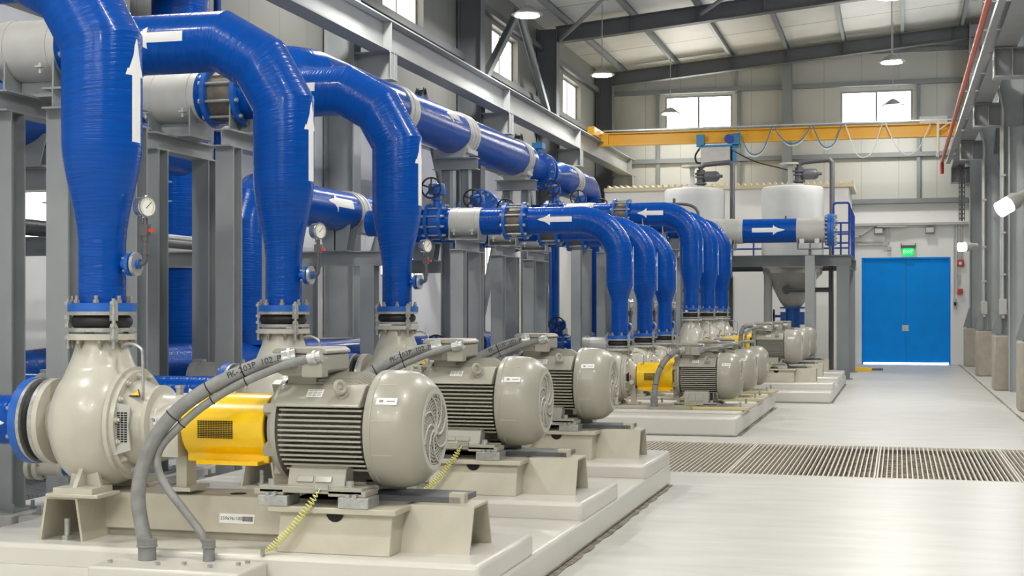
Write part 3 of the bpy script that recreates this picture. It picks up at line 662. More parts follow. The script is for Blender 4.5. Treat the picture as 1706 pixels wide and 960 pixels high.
def make_skid(zt, zb):
    """cream fabricated base frame of the large pump sets, heights above / below the shaft"""
    t = thing('base_frame', (.8, 0, zb), '', 'base frame'); h = zt - zb
    b = B()
    # open trapezoid cross member under the pump (runs across the shaft)
    def trap(o, ux, ln, w0, w1):
        th = .012
        b.prism([(-w0, 0), (-w1, h), (w1, h), (w0, 0), (w0 - th, 0), (w1 - th, h - th), (-w1 + th, h - th), (-w0 + th, 0)], o, ux, (0, 0, 1), ln)
    trap((-.035, -.34, zb), (1, 0, 0), (0, .68, 0), .13, .095)
    b.build('pump_cross_member', FRAMEB, t, smooth=0)
    b = B(); b.prism([(-.10, .04), (-.07, h), (.22, h), (.26, .04)], (.04, 0, zb), (0, 1, 0), (0, 0, 1), (1.4, 0, 0)); q = B(); q.box(.06, 1.2, -.07, .23, zb, zb + .04); q.build('grout_bed', CONC, t, smooth=0); lb = b.build('longitudinal_beam', FRAMEB, t, bevel=.006)
    b = B(); b.cyl((.80, .03, zt), (.80, .03, zt + .001), .045, seg=20); b.build('lifting_hole', BLACK, t)
    b = B(); b.prism([(-.36, 0), (-.315, h - .03), (.315, h - .03), (.36, 0)], (1.20, 0, zb), (0, 1, 0), (0, 0, 1), (.60, 0, 0)); b.box(1.15, 1.83, -.36, .36, zt - .03, zt); ped = b.build('motor_pedestal', FRAMEB, t, bevel=.005)
    b = B(); b.prism([(.045 * math.cos(PI * k / 8), -.045 * math.sin(PI * k / 8)) for k in range(9)], (1.50, -.331, zt - .03), (1, 0, 0), (0, -.14, 1), (0, .004, 0)); b.build('pedestal_hole', BLACK, t)
    b = B()
    trap((1.80, 0, zb), (0, 1, 0), (.36, 0, 0), .20, .125)
    b.build('end_member', FRAMEB, t, smooth=0)
    b = B(); b.box(1.55, 2.06, -.03, .25, zt, zt + .03); b.build('cowl_gap_shade', STEELD, t, smooth=0)  # dark bar painted in for the shade of the gap under the cowl
    b = B(); b.box(2.0, 2.08, -.03, .03, zt, zt + .05); b.build('jacking_block', FRAMEB, t, smooth=0)
    for (x, y) in ((-.035, -.28), (-.035, .28), (2.10, -.06)):
        b = B(); b.cyl((x, y, zb), (x, y, zb + .11), .017, seg=10); b.cyl((x, y, zb), (x, y, zb + .022), .03, seg=6); b.build('anchor_bolt', GALV, t)
    for x in (1.10, 1.53):
        for sy in (-1, 1):
            b = B(); b.box(x, x + .16, sy * .285 - .08, sy * .285 + .08, zt, zt + .054); b.build('shim_block', GALV, t, bevel=.004)
            b = B(); b.cyl((x + .05, sy * .35, zt + .054), (x + .05, sy * .35, zt + .07), .018, seg=6); b.cyl((x + .09, sy * .33, zt + .062), (x + .09, sy * .375, zt + .062), .012, seg=8); b.build('shim_bolt', GALV, t)
    for sy in (-1, 1):
        b = B(); b.box(-.11, .2, sy * .26 - .11, sy * .26 + .11, zt, zt + .02); b.build('pump_seat', FRAMEB, t, bevel=.004)
    q = B(); q.obox((.85, -.089, zb + .115), (1, 0, 0), (0, -1, .17), .20, .05, .002); pl = q.build('number_plate', WHITE, t, smooth=0)
    n = V((0, -1, .17)).normalized(); c = V((.85, -.089, zb + .115)) + n * .0012
    text('559696/100', .026, INK, 'serial_number', pl, c + V((-.032, 0, 0)), (1, 0, 0), (0, .25, 1), pl['_o'], .0006)
    q = B(); x = .033
    while x < .092: w = random.choice((.0012, .002, .003)); q.obox(c + V((x, 0, 0)), (1, 0, 0), n, w, .026, .0012); x += w + .0016
    q.build('barcode', INK, pl, smooth=0)
    return t
def make_flat_skid(zt, zb):
    t = thing('base_frame', (.8, 0, zb), '', 'base frame')
    b = B(); b.box(-.32, .75, -.38, .38, zb, zt - .005); b.box(.72, 1.72, -.40, .40, zb, zt); b.build('base_plate', FRAMEB, t, bevel=.008)
    b = B(); b.box(.95, 1.68, -.4015, -.399, zb + .004, zt - .006); b.build('yellow_edge', mat('dull_yellow_edge', (.62, .55, .25), .6), t, smooth=0)
    b = B(); b.box(.45, 1.0, -.50, -.40, zb, zb + .035); b.build('cable_entry_plate', CONC, t)
    for x in (-.2, .5, 1.6):
        for sy in (-1, 1):
            b = B(); b.cyl((x, sy * .34, zb), (x, sy * .34, zt + .06), .014, seg=8); b.build('anchor_bolt', GALV, t)
    return t
def make_joint(fh, zt):
    """black rubber expansion joint between pump flange (fh) and the blue pipe flange (zt)"""
    t = thing('rubber_expansion_joint', (0, 0, fh), '', 'expansion joint')
    z0, z1 = fh, zt
    q = B(); q.lathe([(0, .12), (0, .181), (.02, .181), (.02, .12)], (0, 0, z1 - .02), (0, 0, 1), 36); q.build('upper_ring', GALV, t)
    q = B(); q.lathe([(0, .12), (0, .181), (.02, .181), (.02, .12)], (0, 0, z0 + .012), (0, 0, 1), 36); q.build('lower_ring', GALV, t)
    m = (z0 + z1) / 2 + .006
    q = B(); q.lathe([(-.044, .125), (-.036, .145), (-.018, .16), (0, .164), (.018, .16), (.036, .145), (.044, .125)], (0, 0, m), (0, 0, 1), 36); q.build('rubber_bellows', RUBBER, t)
    for w in (3.75, 5.6, 1.3):
        x, y = .178 * math.cos(w), .178 * math.sin(w)
        q = B(); q.cyl((x, y, z0 - .08), (x, y, z1 + .07), .011, seg=8)
        for zz in (z0 - .03, z0 + .035, z1 - .04, z1 + .035): q.cyl((x, y, zz), (x, y, zz + .02), .02, seg=6)
        q.obox((x, y, z1 + .0), (0, 0, 1), (x, y, 0), .10, .045, .012); q.obox((x, y, z0 + .0), (0, 0, 1), (x, y, 0), .085, .045, .012)
        q.build('tie_rod', GALV, t)
    return t
def make_riser(zf, rs, rl, zn, zw, zc, Rc, xend, mitre, arrows, joint=None):
    """blue discharge pipe: flange at zf (above shaft), reducer, bend, horizontal leg at zc out to xend (negative)"""
    t = thing('discharge_pipe', (0, 0, zf), '', 'pipe')
    q = B(); q.lathe([(0, .12), (0, .184), (.045, .184), (.045, rs - .02)], (0, 0, zf), (0, 0, 1), 40); q.build('pipe_flange', BLUE2, t)
    bolts_on(t, (0, 0, zf + .045), (0, 0, 1), .157, 8, .35, 1.0)
    P = [(0, 0, zf + .03), (0, 0, zf + .06), (0, 0, zn)]; Rr = [rs, rs, rs]
    for k in range(1, 9):
        u = k / 8; e = u * u * (3 - 2 * u) * .75 + u * .25; P.append((0, 0, zn + (zw - zn) * u)); Rr.append(rs + (rl - rs) * e)
    cx, cz = -Rc, zc - Rc
    angs = [15, 45, 75] if mitre else [90 * (k + .5) / 12 for k in range(12)]
    half = math.radians(15 if mitre else 90 / 24)
    for a in angs:
        a = math.radians(a); P.append((cx + Rc / math.cos(half) * math.cos(a), 0, cz + Rc / math.cos(half) * math.sin(a))); Rr.append(rl)
    segs = []
    jx = joint
    if jx: segs.append(jx[1])
    q = B(); q.tube(P + [((jx[1] if jx else xend), 0, zc)], Rr + [rl], 40, hint=(0, 1, 0)); bd = q.build('pipe_body', BLUE, t, smooth=22)
    if jx:
        q = B(); q.tube([(jx[0], 0, zc), ((jx[0] + xend) / 2, 0, zc), (xend, 0, zc)], rl, 40, hint=(0, 1, 0)); q.build('pipe_tail', BLUE, t)
    for (c, d, n, R, L, W) in arrows:
        q = B(); q.arrow(c, d, n, R, L, W); q.build('flow_arrow', WHITE, t, label='white flow arrow')
    return t
def make_rod_joint(x0, x1, zc, r):
    """dismantling joint with tie rods in the horizontal leg"""
    t = thing('dismantling_joint', ((x0 + x1) / 2, 0, zc - r), '', 'pipe joint')
    for x, s in ((x0, 1), (x1, -1)):
        q = B(); q.ring((x, 0, zc), (1, 0, 0), r - .004, r + .07, .04, 40); q.build('joint_flange', BLUE2, t)
    q = B(); q.lathe([(0, r + .002), (.03, r + .006), (x1 - x0 - .03, r + .006), (x1 - x0, r + .002)], (x0, 0, zc), (1, 0, 0), 36); q.build('joint_sleeve', SLEEVE, t)
    for k in range(10):
        w = 2 * PI * (k + .5) / 10; y, z = (r + .04) * math.cos(w), zc + (r + .04) * math.sin(w)
        q = B(); q.cyl((x0 - .05, y, z), (x1 + .05, y, z), .012, seg=8)
        for xx in (x0 - .045, x1 + .02): q.cyl((xx, y, z), (xx + .025, y, z), .022, seg=6)
        q.build('tie_rod', GALV, t)
    return t
def make_collar(x0, x1, zc, r):
    t = thing('pipe_collar', ((x0 + x1) / 2, 0, zc - r - .02), '', 'pipe collar')
    q = B(); q.lathe([(0, r), (0, r + .012), (.02, r + .014), (x1 - x0 - .02, r + .014), (x1 - x0, r + .012), (x1 - x0, r)], (x0, 0, zc), (1, 0, 0), 40, closed=True); q.build('collar_sleeve', COLLAR, t)
    for x in (x0 + .09, x1 - .09):
        q = B(); q.ring((x, 0, zc), (1, 0, 0), r + .012, r + .019, .05, 40)
        for sy in (-1, 1):
            q.box(x - .028, x + .028, sy * (r + .03) - .03, sy * (r + .03) + .03, zc - r * .75 - .006, zc - r * .75 + .006); q.cyl((x, sy * (r + .035), zc - r * .75 - .05), (x, sy * (r + .035), zc - r * .75 + .03), .011, seg=8)
        q.build('clamp_strap', COLLAR, t)
    return t
def make_support(x, zpost, zbot, r, dy, wide=.36):
    """grey steel frame: two H posts on base plates, cross beam along Y, saddle up to the pipe"""
    t = thing('pipe_support_frame', (x, 0, 0), '', 'support frame')
    q = B(); q.box(x - .2, x + .2, -dy - .25, dy + .25, 0, .09); q.build('floor_plinth', CONC if False else PAD, t, bevel=.012)
    for sy in (-1, 1):
        q = B(); q.hbeam((x, sy * dy, .10), (x, sy * dy, zpost), .17, .17, (0, 1, 0)); q.build('post', STEEL, t, smooth=0)
        q = B(); q.box(x - .15, x + .15, sy * dy - .15, sy * dy + .15, .088, .104)
        for (a, c) in ((-1, -1), (1, -1), (1, 1), (-1, 1)): q.cyl((x + a * .12, sy * dy + c * .12, .10), (x + a * .12, sy * dy + c * .12, .15), .014, seg=8)
        q.build('base_plate', STEEL, t)
    q = B(); q.hbeam((x, -dy - .14, zpost + .075), (x, dy + .14, zpost + .075), .17, .15, (0, 0, 1)); q.build('cross_beam', STEEL, t, smooth=0)
    zb = zpost + .15
    q = B(); q.box(x - wide / 2, x + wide / 2, -r * .95, r * .95, zb, zb + .014)
    w = [(-r * .95, zb + .014)] + [(r * .95, zb + .014)] + [(r * .92, zbot + r * .55)] + [((r + .004) * math.sin(a), zbot + r - (r + .004) * math.cos(a)) for a in [1.1 - 2.2 * k / 10 for k in range(11)]] + [(-r * .92, zbot + r * .55)]
    for xx in (x - wide / 2, x + wide / 2 - .014): q.prism(w, (xx, 0, 0), (0, 1, 0), (0, 0, 1), (.014, 0, 0))
    q.box(x - wide / 2, x + wide / 2, -.008, .008, zb, zbot + .01)
    q.build('pipe_saddle', STEEL, t, smooth=0)
    return t
def make_gauge(zn, rs, zshift=0):
    """pressure gauge on a bent stub with a small blue flange, on the aisle side of the riser"""
    t = thing('pressure_gauge', (rs + .08, 0, zn), '', 'pressure gauge')
    x1 = rs + .085
    q = B(); q.cyl((rs - .02, 0, zn), (x1 + .02, 0, zn), .028, seg=14); q.ring((rs + .05, 0, zn), (1, 0, 0), .0, .065, .022, 24); q.build('stub_flange', BLUE2, t)
    q = B(); q.ring((rs + .079, 0, zn), (1, 0, 0), .0, .065, .018, 24); q.build('blind_flange', GALV, t)
    bolts_on(t, (rs + .04, 0, zn), (-1, 0, 0), .048, 4, .7, .6)
    xe = rs + .135
    q = B(); q.tube(spline([(x1, 0, zn), (xe - .03, 0, zn), (xe - .005, 0, zn + .012), (xe, 0, zn + .05), (xe, 0, zn + .14)], 5), .016, 12); q.cyl((xe, 0, zn + .05), (xe, 0, zn + .085), .021, seg=12); q.cyl((xe, 0, zn + .125), (xe, 0, zn + .155), .022, seg=8); q.build('siphon_pipe', DKPIPE, t)
    q = B(); q.box(xe - .022, xe + .022, -.022, .022, zn + .155, zn + .215); q.cyl((xe, 0, zn + .215), (xe, 0, zn + .25), .014, seg=8); q.build('gauge_valve', DKPIPE, t)
    q = B(); q.box(xe + .022, xe + .05, -.012, .012, zn + .172, zn + .19); q.build('valve_lever', RED, t, label='red valve lever')
    n = V((.92, -.39, 0)).normalized(); c = V((xe, 0, zn + .31)) - n * .012
    q = B(); q.lathe([(-.03, .0), (-.03, .05), (-.025, .055), (.025, .055), (.03, .06), (.036, .058), (.036, .05), (.03, .05), (.03, 0)], c, n, 32); q.cyl(c + V((0, 0, -.08)), c + V((0, 0, -.05)), .014, seg=8); gc = q.build('gauge_case', CHROME, t)
    q = B(); q.cyl(c + n * .029, c + n * .032, .05, seg=32); dl = q.build('gauge_dial', DIAL, t)
    s_ = n.cross(V((0, 0, 1))) * -1; q = B()
    q.obox(c + n * .033 + (s_ * .3 + V((0, 0, .3))) * .03, s_ * .7 + V((0, 0, .7)), n, .05, .004, .001)
    for k in range(19):
        a = math.radians(225 - k * 15); q.obox(c + n * .033 + (s_ * math.cos(a) + V((0, 0, 1)) * math.sin(a)) * .04, s_ * math.cos(a) + V((0, 0, 1)) * math.sin(a), n, .008, .0015, .001)
    q.build('dial_needle', INK, dl, smooth=0)
    return t
def make_suction(xend, x0, z, rl, arrow=False, valve=None, band=None):
    """blue suction pipe into the pump from the left, with rubber joint at the pump"""
    t = thing('suction_pipe', (x0 - .3, 0, z - rl), '', 'pipe')
    q = B(); q.tube([(x0, 0, z), (x0 - .2, 0, z), (xend, 0, z)], rl, 32); q.build('pipe_body', BLUE, t)
    q = B(); q.ring((x0 - .02, 0, z), (1, 0, 0), rl - .02, .238, .045, 40); q.build('pipe_flange', BLUE2, t)
    bolts_on(t, (x0 - .04, 0, z), (-1, 0, 0), .2, 8, .4)
    if arrow:
        q = B(); q.arrow((x0 - .34, 0, z), (1, 0, 0), (.15, -1, -.05), rl, .42, .13); q.build('flow_arrow', WHITE, t, label='white flow arrow')
    if band:
        q = B(); q.lathe([(0, rl), (0, rl + .012), (band[1] - band[0], rl + .012), (band[1] - band[0], rl)], (band[0], 0, z), (1, 0, 0), 36, closed=True)
        for x in (band[0] + .06, band[1] - .06): q.ring((x, 0, z), (1, 0, 0), rl + .01, rl + .02, .05, 36); q.box(x - .05, x + .05, -.04, .04, z + rl + .01, z + rl + .035)
        q.build('grey_sleeve', COLLAR, t)
    return t
def make_suction_joint(x0, x1, z):
    t = thing('suction_expansion_joint', ((x0 + x1) / 2, 0, z - .24), '', 'expansion joint')
    q = B(); q.ring((x0 + .012, 0, z), (1, 0, 0), .12, .235, .022, 40); q.ring((x1 - .012, 0, z), (1, 0, 0), .12, .235, .022, 40); q.build('clamp_ring', GALV, t)
    q = B(); L = x1 - x0; q.lathe([(.02, .15), (.025, .2), (L * .35, .218), (L * .5, .205), (L * .65, .218), (L - .025, .2), (L - .02, .15)], (x0, 0, z), (1, 0, 0), 40); q.build('rubber_bellows', RUBBER, t)
    return t

# ------------------------------------------------------------------ the three pump rows
ROWS = [dict(n='front', X=-4.20, zs=.90, Y=(6.88, 9.25, 11.60)), dict(n='middle', X=-3.51, zs=.68, Y=(18.2, 20.1, 21.9)), dict(n='far', X=-3.52, zs=.90, Y=(24.9, 27.1, 29.3))]
ORD = ['nearest', 'second', 'third']
WHERE = {'front': 'of the front row', 'middle': 'of the low middle row', 'far': 'of the far row'}
def instances(maker, rows, label, group, later=None):
    """build one thing, then copies of it for every pump of the given rows"""
    first = None
    for r in rows:
        for i, Y in enumerate(r['Y']):
            O = V((r['X'], Y, r['zs'])); lab = label.format(ord=ORD[i], row=WHERE[r['n']])
            if first is None:
                first = maker(); O0 = O; placed(first, O); first['label'] = lab; first['group'] = group; o = first
            else: o = dup(first, O - O0, lab, group)
R1, R2, R3 = ROWS
big = [R1, R3]
bpy.context.view_layer.update()
instances(lambda: make_pump(0, .482, -.35), big, 'cream centrifugal pump, {ord} {row}', 'centrifugal pumps')
instances(lambda: make_pump(.25, .35, -.37), [R2], 'cream centrifugal pump with short bearing bracket, {ord} {row}', 'centrifugal pumps')
instances(lambda: make_guard(.565, 1.035), big, 'yellow coupling guard with vent grid, {ord} {row}', 'coupling guards')
instances(lambda: make_guard(.25, .72), [R2], 'short yellow coupling guard, {ord} {row}', 'coupling guards')
MOT = 1.07
instances(lambda: make_motor(MOT, -.316), big, 'grey finned electric motor with fan cowl, {ord} {row}', 'electric motors')
instances(lambda: make_motor(.735, -.37), [R2], 'grey finned electric motor on a flat base, {ord} {row}', 'electric motors')
instances(lambda: make_skid(-.37, -.60), big, 'cream fabricated base frame under the pump and motor, {ord} {row}', 'base frames')
instances(lambda: make_flat_skid(-.37, -.41), [R2], 'flat cream base plate under the pump and motor, {ord} {row}', 'base frames')
instances(lambda: make_joint(.482, .603), big, 'black rubber expansion joint with tie rods on the pump outlet, {ord} {row}', 'rubber expansion joints')
instances(lambda: make_joint(.35, .47), [R2], 'black rubber expansion joint on the pump outlet, {ord} {row}', 'rubber expansion joints')
# conduits (coordinates relative to the first pump's shaft origin)
O1 = V((R1['X'], R1['Y'][0], R1['zs']))
bigc = [V(p) - O1 for p in [(-2.967, 6.64, 1.265), (-3.102, 6.594, 1.238), (-3.263, 6.55, 1.172), (-3.408, 6.507, 1.09), (-3.532, 6.468, 0.99), (-3.627, 6.433, 0.863), (-3.679, 6.401, 0.713), (-3.686, 6.372, 0.565), (-3.644, 6.345, 0.405), (-3.606, 6.32, 0.267)]]
smc = [V(p) - O1 for p in [(-2.80, 6.575, 1.275), (-2.955, 6.562, 1.238), (-3.205, 6.534, 1.137), (-3.391, 6.507, 1.026), (-3.519, 6.483, 0.916), (-3.608, 6.46, 0.815), (-3.617, 6.44, 0.726), (-3.564, 6.423, 0.629), (-3.455, 6.407, 0.514), (-3.349, 6.394, 0.401), (-3.306, 6.382, 0.33), (-3.294, 6.37, 0.267)]]
pair = make_conduits(bigc, smc, None, True)
for t, what in zip(pair, ('thick grey conduit with black ties', 'thin grey conduit')):
    tt = t; placed(t, O1)
    for r in (R1,):
        for i, Y in enumerate(r['Y']):
            O = V((r['X'], Y, r['zs'])); lab = '%s arching off the motor, %s %s' % (what, ORD[i], WHERE[r['n']])
            o = t if (O - O1).length < 1e-6 else dup(t, O - O1, lab)
            o['label'] = lab; o['group'] = 'motor conduits'; o['category'] = 'conduit'
O2 = V((R2['X'], R2['Y'][0], R2['zs'])); mo = .735
c2 = [V(p) for p in [(mo + .12, -.23, .335), (mo + .03, -.28, .31), (mo - .07, -.33, .22), (mo - .15, -.38, .08), (mo - .19, -.42, -.08), (mo - .205, -.45, -.25), (mo - .205, -.45, -.375)]]
s2 = [V(p) for p in [(mo + .36, -.29, .335), (mo + .47, -.33, .36), (mo + .58, -.2, .37), (mo + .62, 0, .33), (mo + .5, .3, .1), (mo + .45, .42, -.2), (mo + .45, .44, -.37)]]
for t, what in zip(make_conduits(c2, s2, None, False), ('thick grey conduit beside the yellow guard', 'thin grey conduit looping behind terminal box')):
    placed(t, O2)
    for i, Y in enumerate(R2['Y']):
        lab = '%s, %s %s' % (what, ORD[i], WHERE['middle']); o = t if i == 0 else dup(t, (0, Y - R2['Y'][0], 0), lab); o['label'] = lab; o['group'] = 'motor conduits'; o['category'] = 'conduit'
O3 = V((R3['X'], R3['Y'][0], R3['zs'])); mo = 1.07
c3 = [V(p) for p in [(mo + .05, -.26, .345), (mo - .06, -.34, .36), (mo - .14, -.38, .30), (mo - .165, -.40, .15), (mo - .17, -.41, -.1), (mo - .17, -.41, -.35), (mo - .17, -.41, -.60)]]
s3 = [V(p) for p in [(mo + .26, -.30, .33), (mo + .14, -.32, .34), (mo + .02, -.36, .31), (mo - .06, -.42, .24), (mo - .085, -.45, .1), (mo - .09, -.46, -.2), (mo - .09, -.46, -.60)]]
for t, what in zip(make_conduits(c3, s3, None, False), ('thick grey conduit dropping straight down beside the motor', 'thin grey conduit along the terminal box')):
    placed(t, O3)
    for i, Y in enumerate(R3['Y']):
        lab = '%s, %s %s' % (what, ORD[i], WHERE['far']); o = t if i == 0 else dup(t, (0, Y - R3['Y'][0], 0), lab); o['label'] = lab; o['group'] = 'motor conduits'; o['category'] = 'conduit'
# cable entry blocks under the conduits
for i, Y in enumerate(R1['Y']):
    lab = ORD[i] + ' small concrete cable block under the two front row conduits'
    if i == 0:
        t0 = thing('cable_entry_block', (-3.39, 6.26, .19), lab, 'concrete block', 'cable entry blocks')
        B().box(-3.80, -3.0, 6.09, 6.418, .19, .267).build('block', PAD, t0, bevel=.012)
        for (x, y) in ((-3.74, 6.2), (-3.48, 6.2), (-3.36, 6.24), (-3.2, 6.2), (-3.1, 6.3), (-3.08, 6.36)):
            q = B(); q.cyl((x, y, .266), (x, y, .281), .014, seg=6); q.build('anchor_nut', GALV, t0)
    else: dup(t0, (0, Y - R1['Y'][0], 0), lab)
# earth wires
instances(lambda: make_coil((1.44, -.352, -.27), (1.17, -.455, -.598)), big, 'green and yellow coiled earth wire from the motor foot, {ord} {row}', 'coiled earth wires')
instances(lambda: make_coil((1.10, -.352, -.345), (.62, -.37, -.40), .0, 24), [R2], 'green and yellow coiled earth wire on the flat base, {ord} {row}', 'coiled earth wires')
# discharge pipes
XE = -7.15
def va(x, z, R, L, Wd): return ((R * 0, 0, z), (0, 0, 1), (1, 0, 0), R, L, Wd)
ra = .215; X1 = R1['X']
instances(lambda: make_riser(.603, .128, ra, .98, 1.52, 3.44 - .90, .65, XE - X1, True, [((0, 0, 1.80), (0, 0, 1), (1, -.03, 0), ra, .56, .17), ((-.90, 0, 2.54), (-1, 0, 0), (0, -1, .06), ra, .44, .16)]), [R1], 'fat blue mitred discharge pipe with white arrows, {ord} {row}', 'discharge pipes')
r2 = .178; X2 = R2['X']
instances(lambda: make_riser(.47, .112, r2, .95, 1.22, 2.71 - .68, .52, -7.0 - X2, False, [((0, 0, 1.40), (0, 0, 1), (1, .15, 0), r2, .55, .15), ((-.83, 0, 2.03), (-1, 0, 0), (0, -1, .02), r2, .46, .15)], joint=(-5.03 - X2, -4.78 - X2)), [R2], 'smooth blue swan-neck discharge pipe, {ord} {row}', 'discharge pipes')
r3 = .205; X3 = R3['X']
instances(lambda: make_riser(.63, .135, r3, .98, 1.48, 3.24 - .90, .52, XE - X3, False, [((0, 0, 1.6), (0, 0, 1), (1, .15, 0), r3, .6, .17), ((-.70, 0, 2.34), (-1, 0, 0), (0, -1, .02), r3, .46, .17)], joint=(-4.88 - X3, -4.63 - X3)), [R3], 'smooth tall blue swan-neck discharge pipe, {ord} {row}', 'discharge pipes')
for r, rr, zc, j, cx in ((R1, ra, 3.44, (-5.93, -5.64), (-6.58, -6.04)), (R2, r2, 2.71, (-5.03, -4.78), (-5.80, -5.37)), (R3, r3, 3.24, (-4.88, -4.63), (-5.75, -5.25))):
    X = r['X']; O = V((X, r['Y'][0], 0))
    a = placed(make_rod_joint(j[0] - X, j[1] - X, zc, rr), O); c = placed(make_collar(cx[0] - X, cx[1] - X, zc, rr), O)
    for o, nm, g, ct in ((a, 'blue flanged joint with tie rods on overhead pipe', 'dismantling joints', 'pipe joint'), (c, 'pale grey collar clamped round the overhead pipe', 'pipe collars', 'pipe collar')):
        for i, Y in enumerate(r['Y']):
            lab = '%s, %s %s' % (nm, ORD[i], WHERE[r['n']]); k = o if i == 0 else dup(o, (.13 if r is R1 and i == 1 else 0, Y - r['Y'][0], 0), lab)
            k['label'] = lab; k['group'] = g; k['category'] = ct
    sx = [(-6.28 if r is R1 else (cx[0] + cx[1]) / 2, .42)] + ([(-5.57, .26)] if r is R1 else [(-4.5 + .0, .3)] if r is R3 else [])
    for k, (x, wd) in enumerate(sx):
        s = placed(make_support(x - X, zc - rr - (.31 if r is R1 else .40) if r is not R2 else 2.31, zc - rr - (.016 if k == 0 else 0), rr + (.016 if k == 0 else 0), .46 if r is R1 else .40, wd), O)
        for i, Y in enumerate(r['Y']):
            lab = 'grey steel H-post frame under the overhead pipe %s, %s %s' % ('collar' if k == 0 else 'elbow', ORD[i], WHERE[r['n']])
            if i == 0: s['label'] = lab
            o = s if i == 0 else dup(s, (((0, .16, 0), (0, -.10, 0))[k][i] if r is R1 else 0, Y - r['Y'][0], 0), lab); o['group'] = 'pipe support frames'; o['category'] = 'support frame'
instances(lambda: make_gauge(.86, .128), [R1], 'round pressure gauge on a bent stub at the riser, {ord} {row}', 'pressure gauges')
bpy.context.view_layer.update()
for i, Y in enumerate(R2['Y']):
    g = make_gauge(.62, .112) if i == 0 else dup(g, (0, Y - R2['Y'][i - 1], 0))
    a_ = 1.15; b0 = .112 + .08
    g.location = (R2['X'] + b0 * math.cos(a_), Y + b0 * math.sin(a_), R2['zs'] + .62); g.rotation_euler = (0, 0, a_)
    tag(g, 'small pressure gauge hidden behind the swan-neck pipe, %s of the low middle row' % ORD[i], 'pressure gauge', 'pressure gauges')
instances(lambda: make_suction(-7.2 - X1, -.39, 0, .138, True, None, (-1.95, -1.45)), big, 'blue suction pipe with grey sleeve, {ord} {row}', 'suction pipes')
instances(lambda: make_suction(-7.2 - X2, -.50, 0, .138, False, None, (-1.75, -1.2)), [R2], 'low blue suction pipe entering the pump, {ord} {row}', 'suction pipes')
instances(lambda: make_suction_joint(-.39, -.29, 0), [R1, R3], 'black rubber suction joint at the pump inlet, {ord} {row}', 'suction joints')

instances(lambda: make_suction_joint(-.50, -.40, 0), [R2], 'black rubber suction joint at the low pump inlet, {ord} {row}', 'suction joints')

# ------------------------------------------------------------------ valves with black handwheels
def make_valve(r, wheel, tall):
    """butterfly valve clamped between two flanges, gearbox on top, black handwheel facing the aisle side"""
    t = thing('butterfly_valve', (0, 0, -r), '', 'valve')
    for x in (-.115, .075):
        q = B(); q.ring((x + .02, 0, 0), (1, 0, 0), r - .005, r + .075, .04, 40); q.build('valve_flange', BLUE2, t)
    q = B(); q.ring((0, 0, 0), (1, 0, 0), r - .01, r + .03, .13, 40); q.cyl((0, 0, r), (0, 0, r + tall), .05, seg=16); q.cyl((0, 0, r + tall * .6), (0, 0, r + tall * .68), .075, seg=16); q.build('valve_body', BLUE2, t)
    for k in range(10):
        w = 2 * PI * (k + .5) / 10; y, z = (r + .045) * math.cos(w), (r + .045) * math.sin(w)
        q = B(); q.cyl((-.17, y, z), (.17, y, z), .012, seg=8); q.cyl((-.15, y, z), (-.12, y, z), .021, seg=6); q.cyl((.12, y, z), (.15, y, z), .021, seg=6); q.build('tie_rod', GALV, t)
    zt = r + tall + .07
    q = B(); q.box(-.09, .09, -.10, .08, zt - .07, zt + .07); q.lathe([(-.08, .06), (-.08, .085), (-.0, .09), (.08, .07)], (.03, 0, zt), (0, 0, 1), 18); q.cyl((0, -.10, zt), (0, -.20, zt), .03, seg=12); q.build('gearbox', BLUE2, t, bevel=.01)
    c = V((0, -.24, zt)); q = B(); n = V((0, 1, 0)); R = wheel
    q.torus(c, n, R, .013, 36, 8); q.cyl(c - n * .02, c + n * .05, .03, seg=14)
    for k in range(5):
        w = 2 * PI * k / 5 + .3; q.cyl(c, c + V((math.cos(w), 0, math.sin(w))) * R, .011, seg=8)
    q.build('handwheel', RUBBER, t, label='black handwheel'); return t
v0 = None
for r, x, rr, zc, nm in ((R2, -6.02, r2, 2.71, 'middle'), (R3, -6.0, r3, 3.24, 'far')):
    v0 = make_valve(rr, .135 if r is R2 else .15, .20); placed(v0, (x, r['Y'][0], zc))
    for i, Y in enumerate(r['Y']):
        lab = 'blue butterfly valve with black handwheel on overhead pipe, %s %s' % (ORD[i], WHERE[nm]); o = v0 if i == 0 else dup(v0, (0, Y - r['Y'][0], 0), lab)
        o['label'] = lab; o['group'] = 'butterfly valves'; o['category'] = 'valve'
s0 = make_valve(.138, .14, .16); placed(s0, (-5.95, 18.2, .68)); s0['label'] = 'low blue valve with handwheel on suction pipe, nearest of the low middle row'; s0['group'] = 'suction valves'
for i, Y in enumerate(R2['Y'][1:]): dup(s0, (0, Y - 18.2, 0), 'low blue valve with handwheel on the suction pipe, %s in the low middle row' % ORD[i + 1])
for i, Y in enumerate(R3['Y']): dup(s0, (0.05, Y - 18.2, .22), 'low blue valve with handwheel on the suction pipe, %s in the farthest row' % ORD[i])

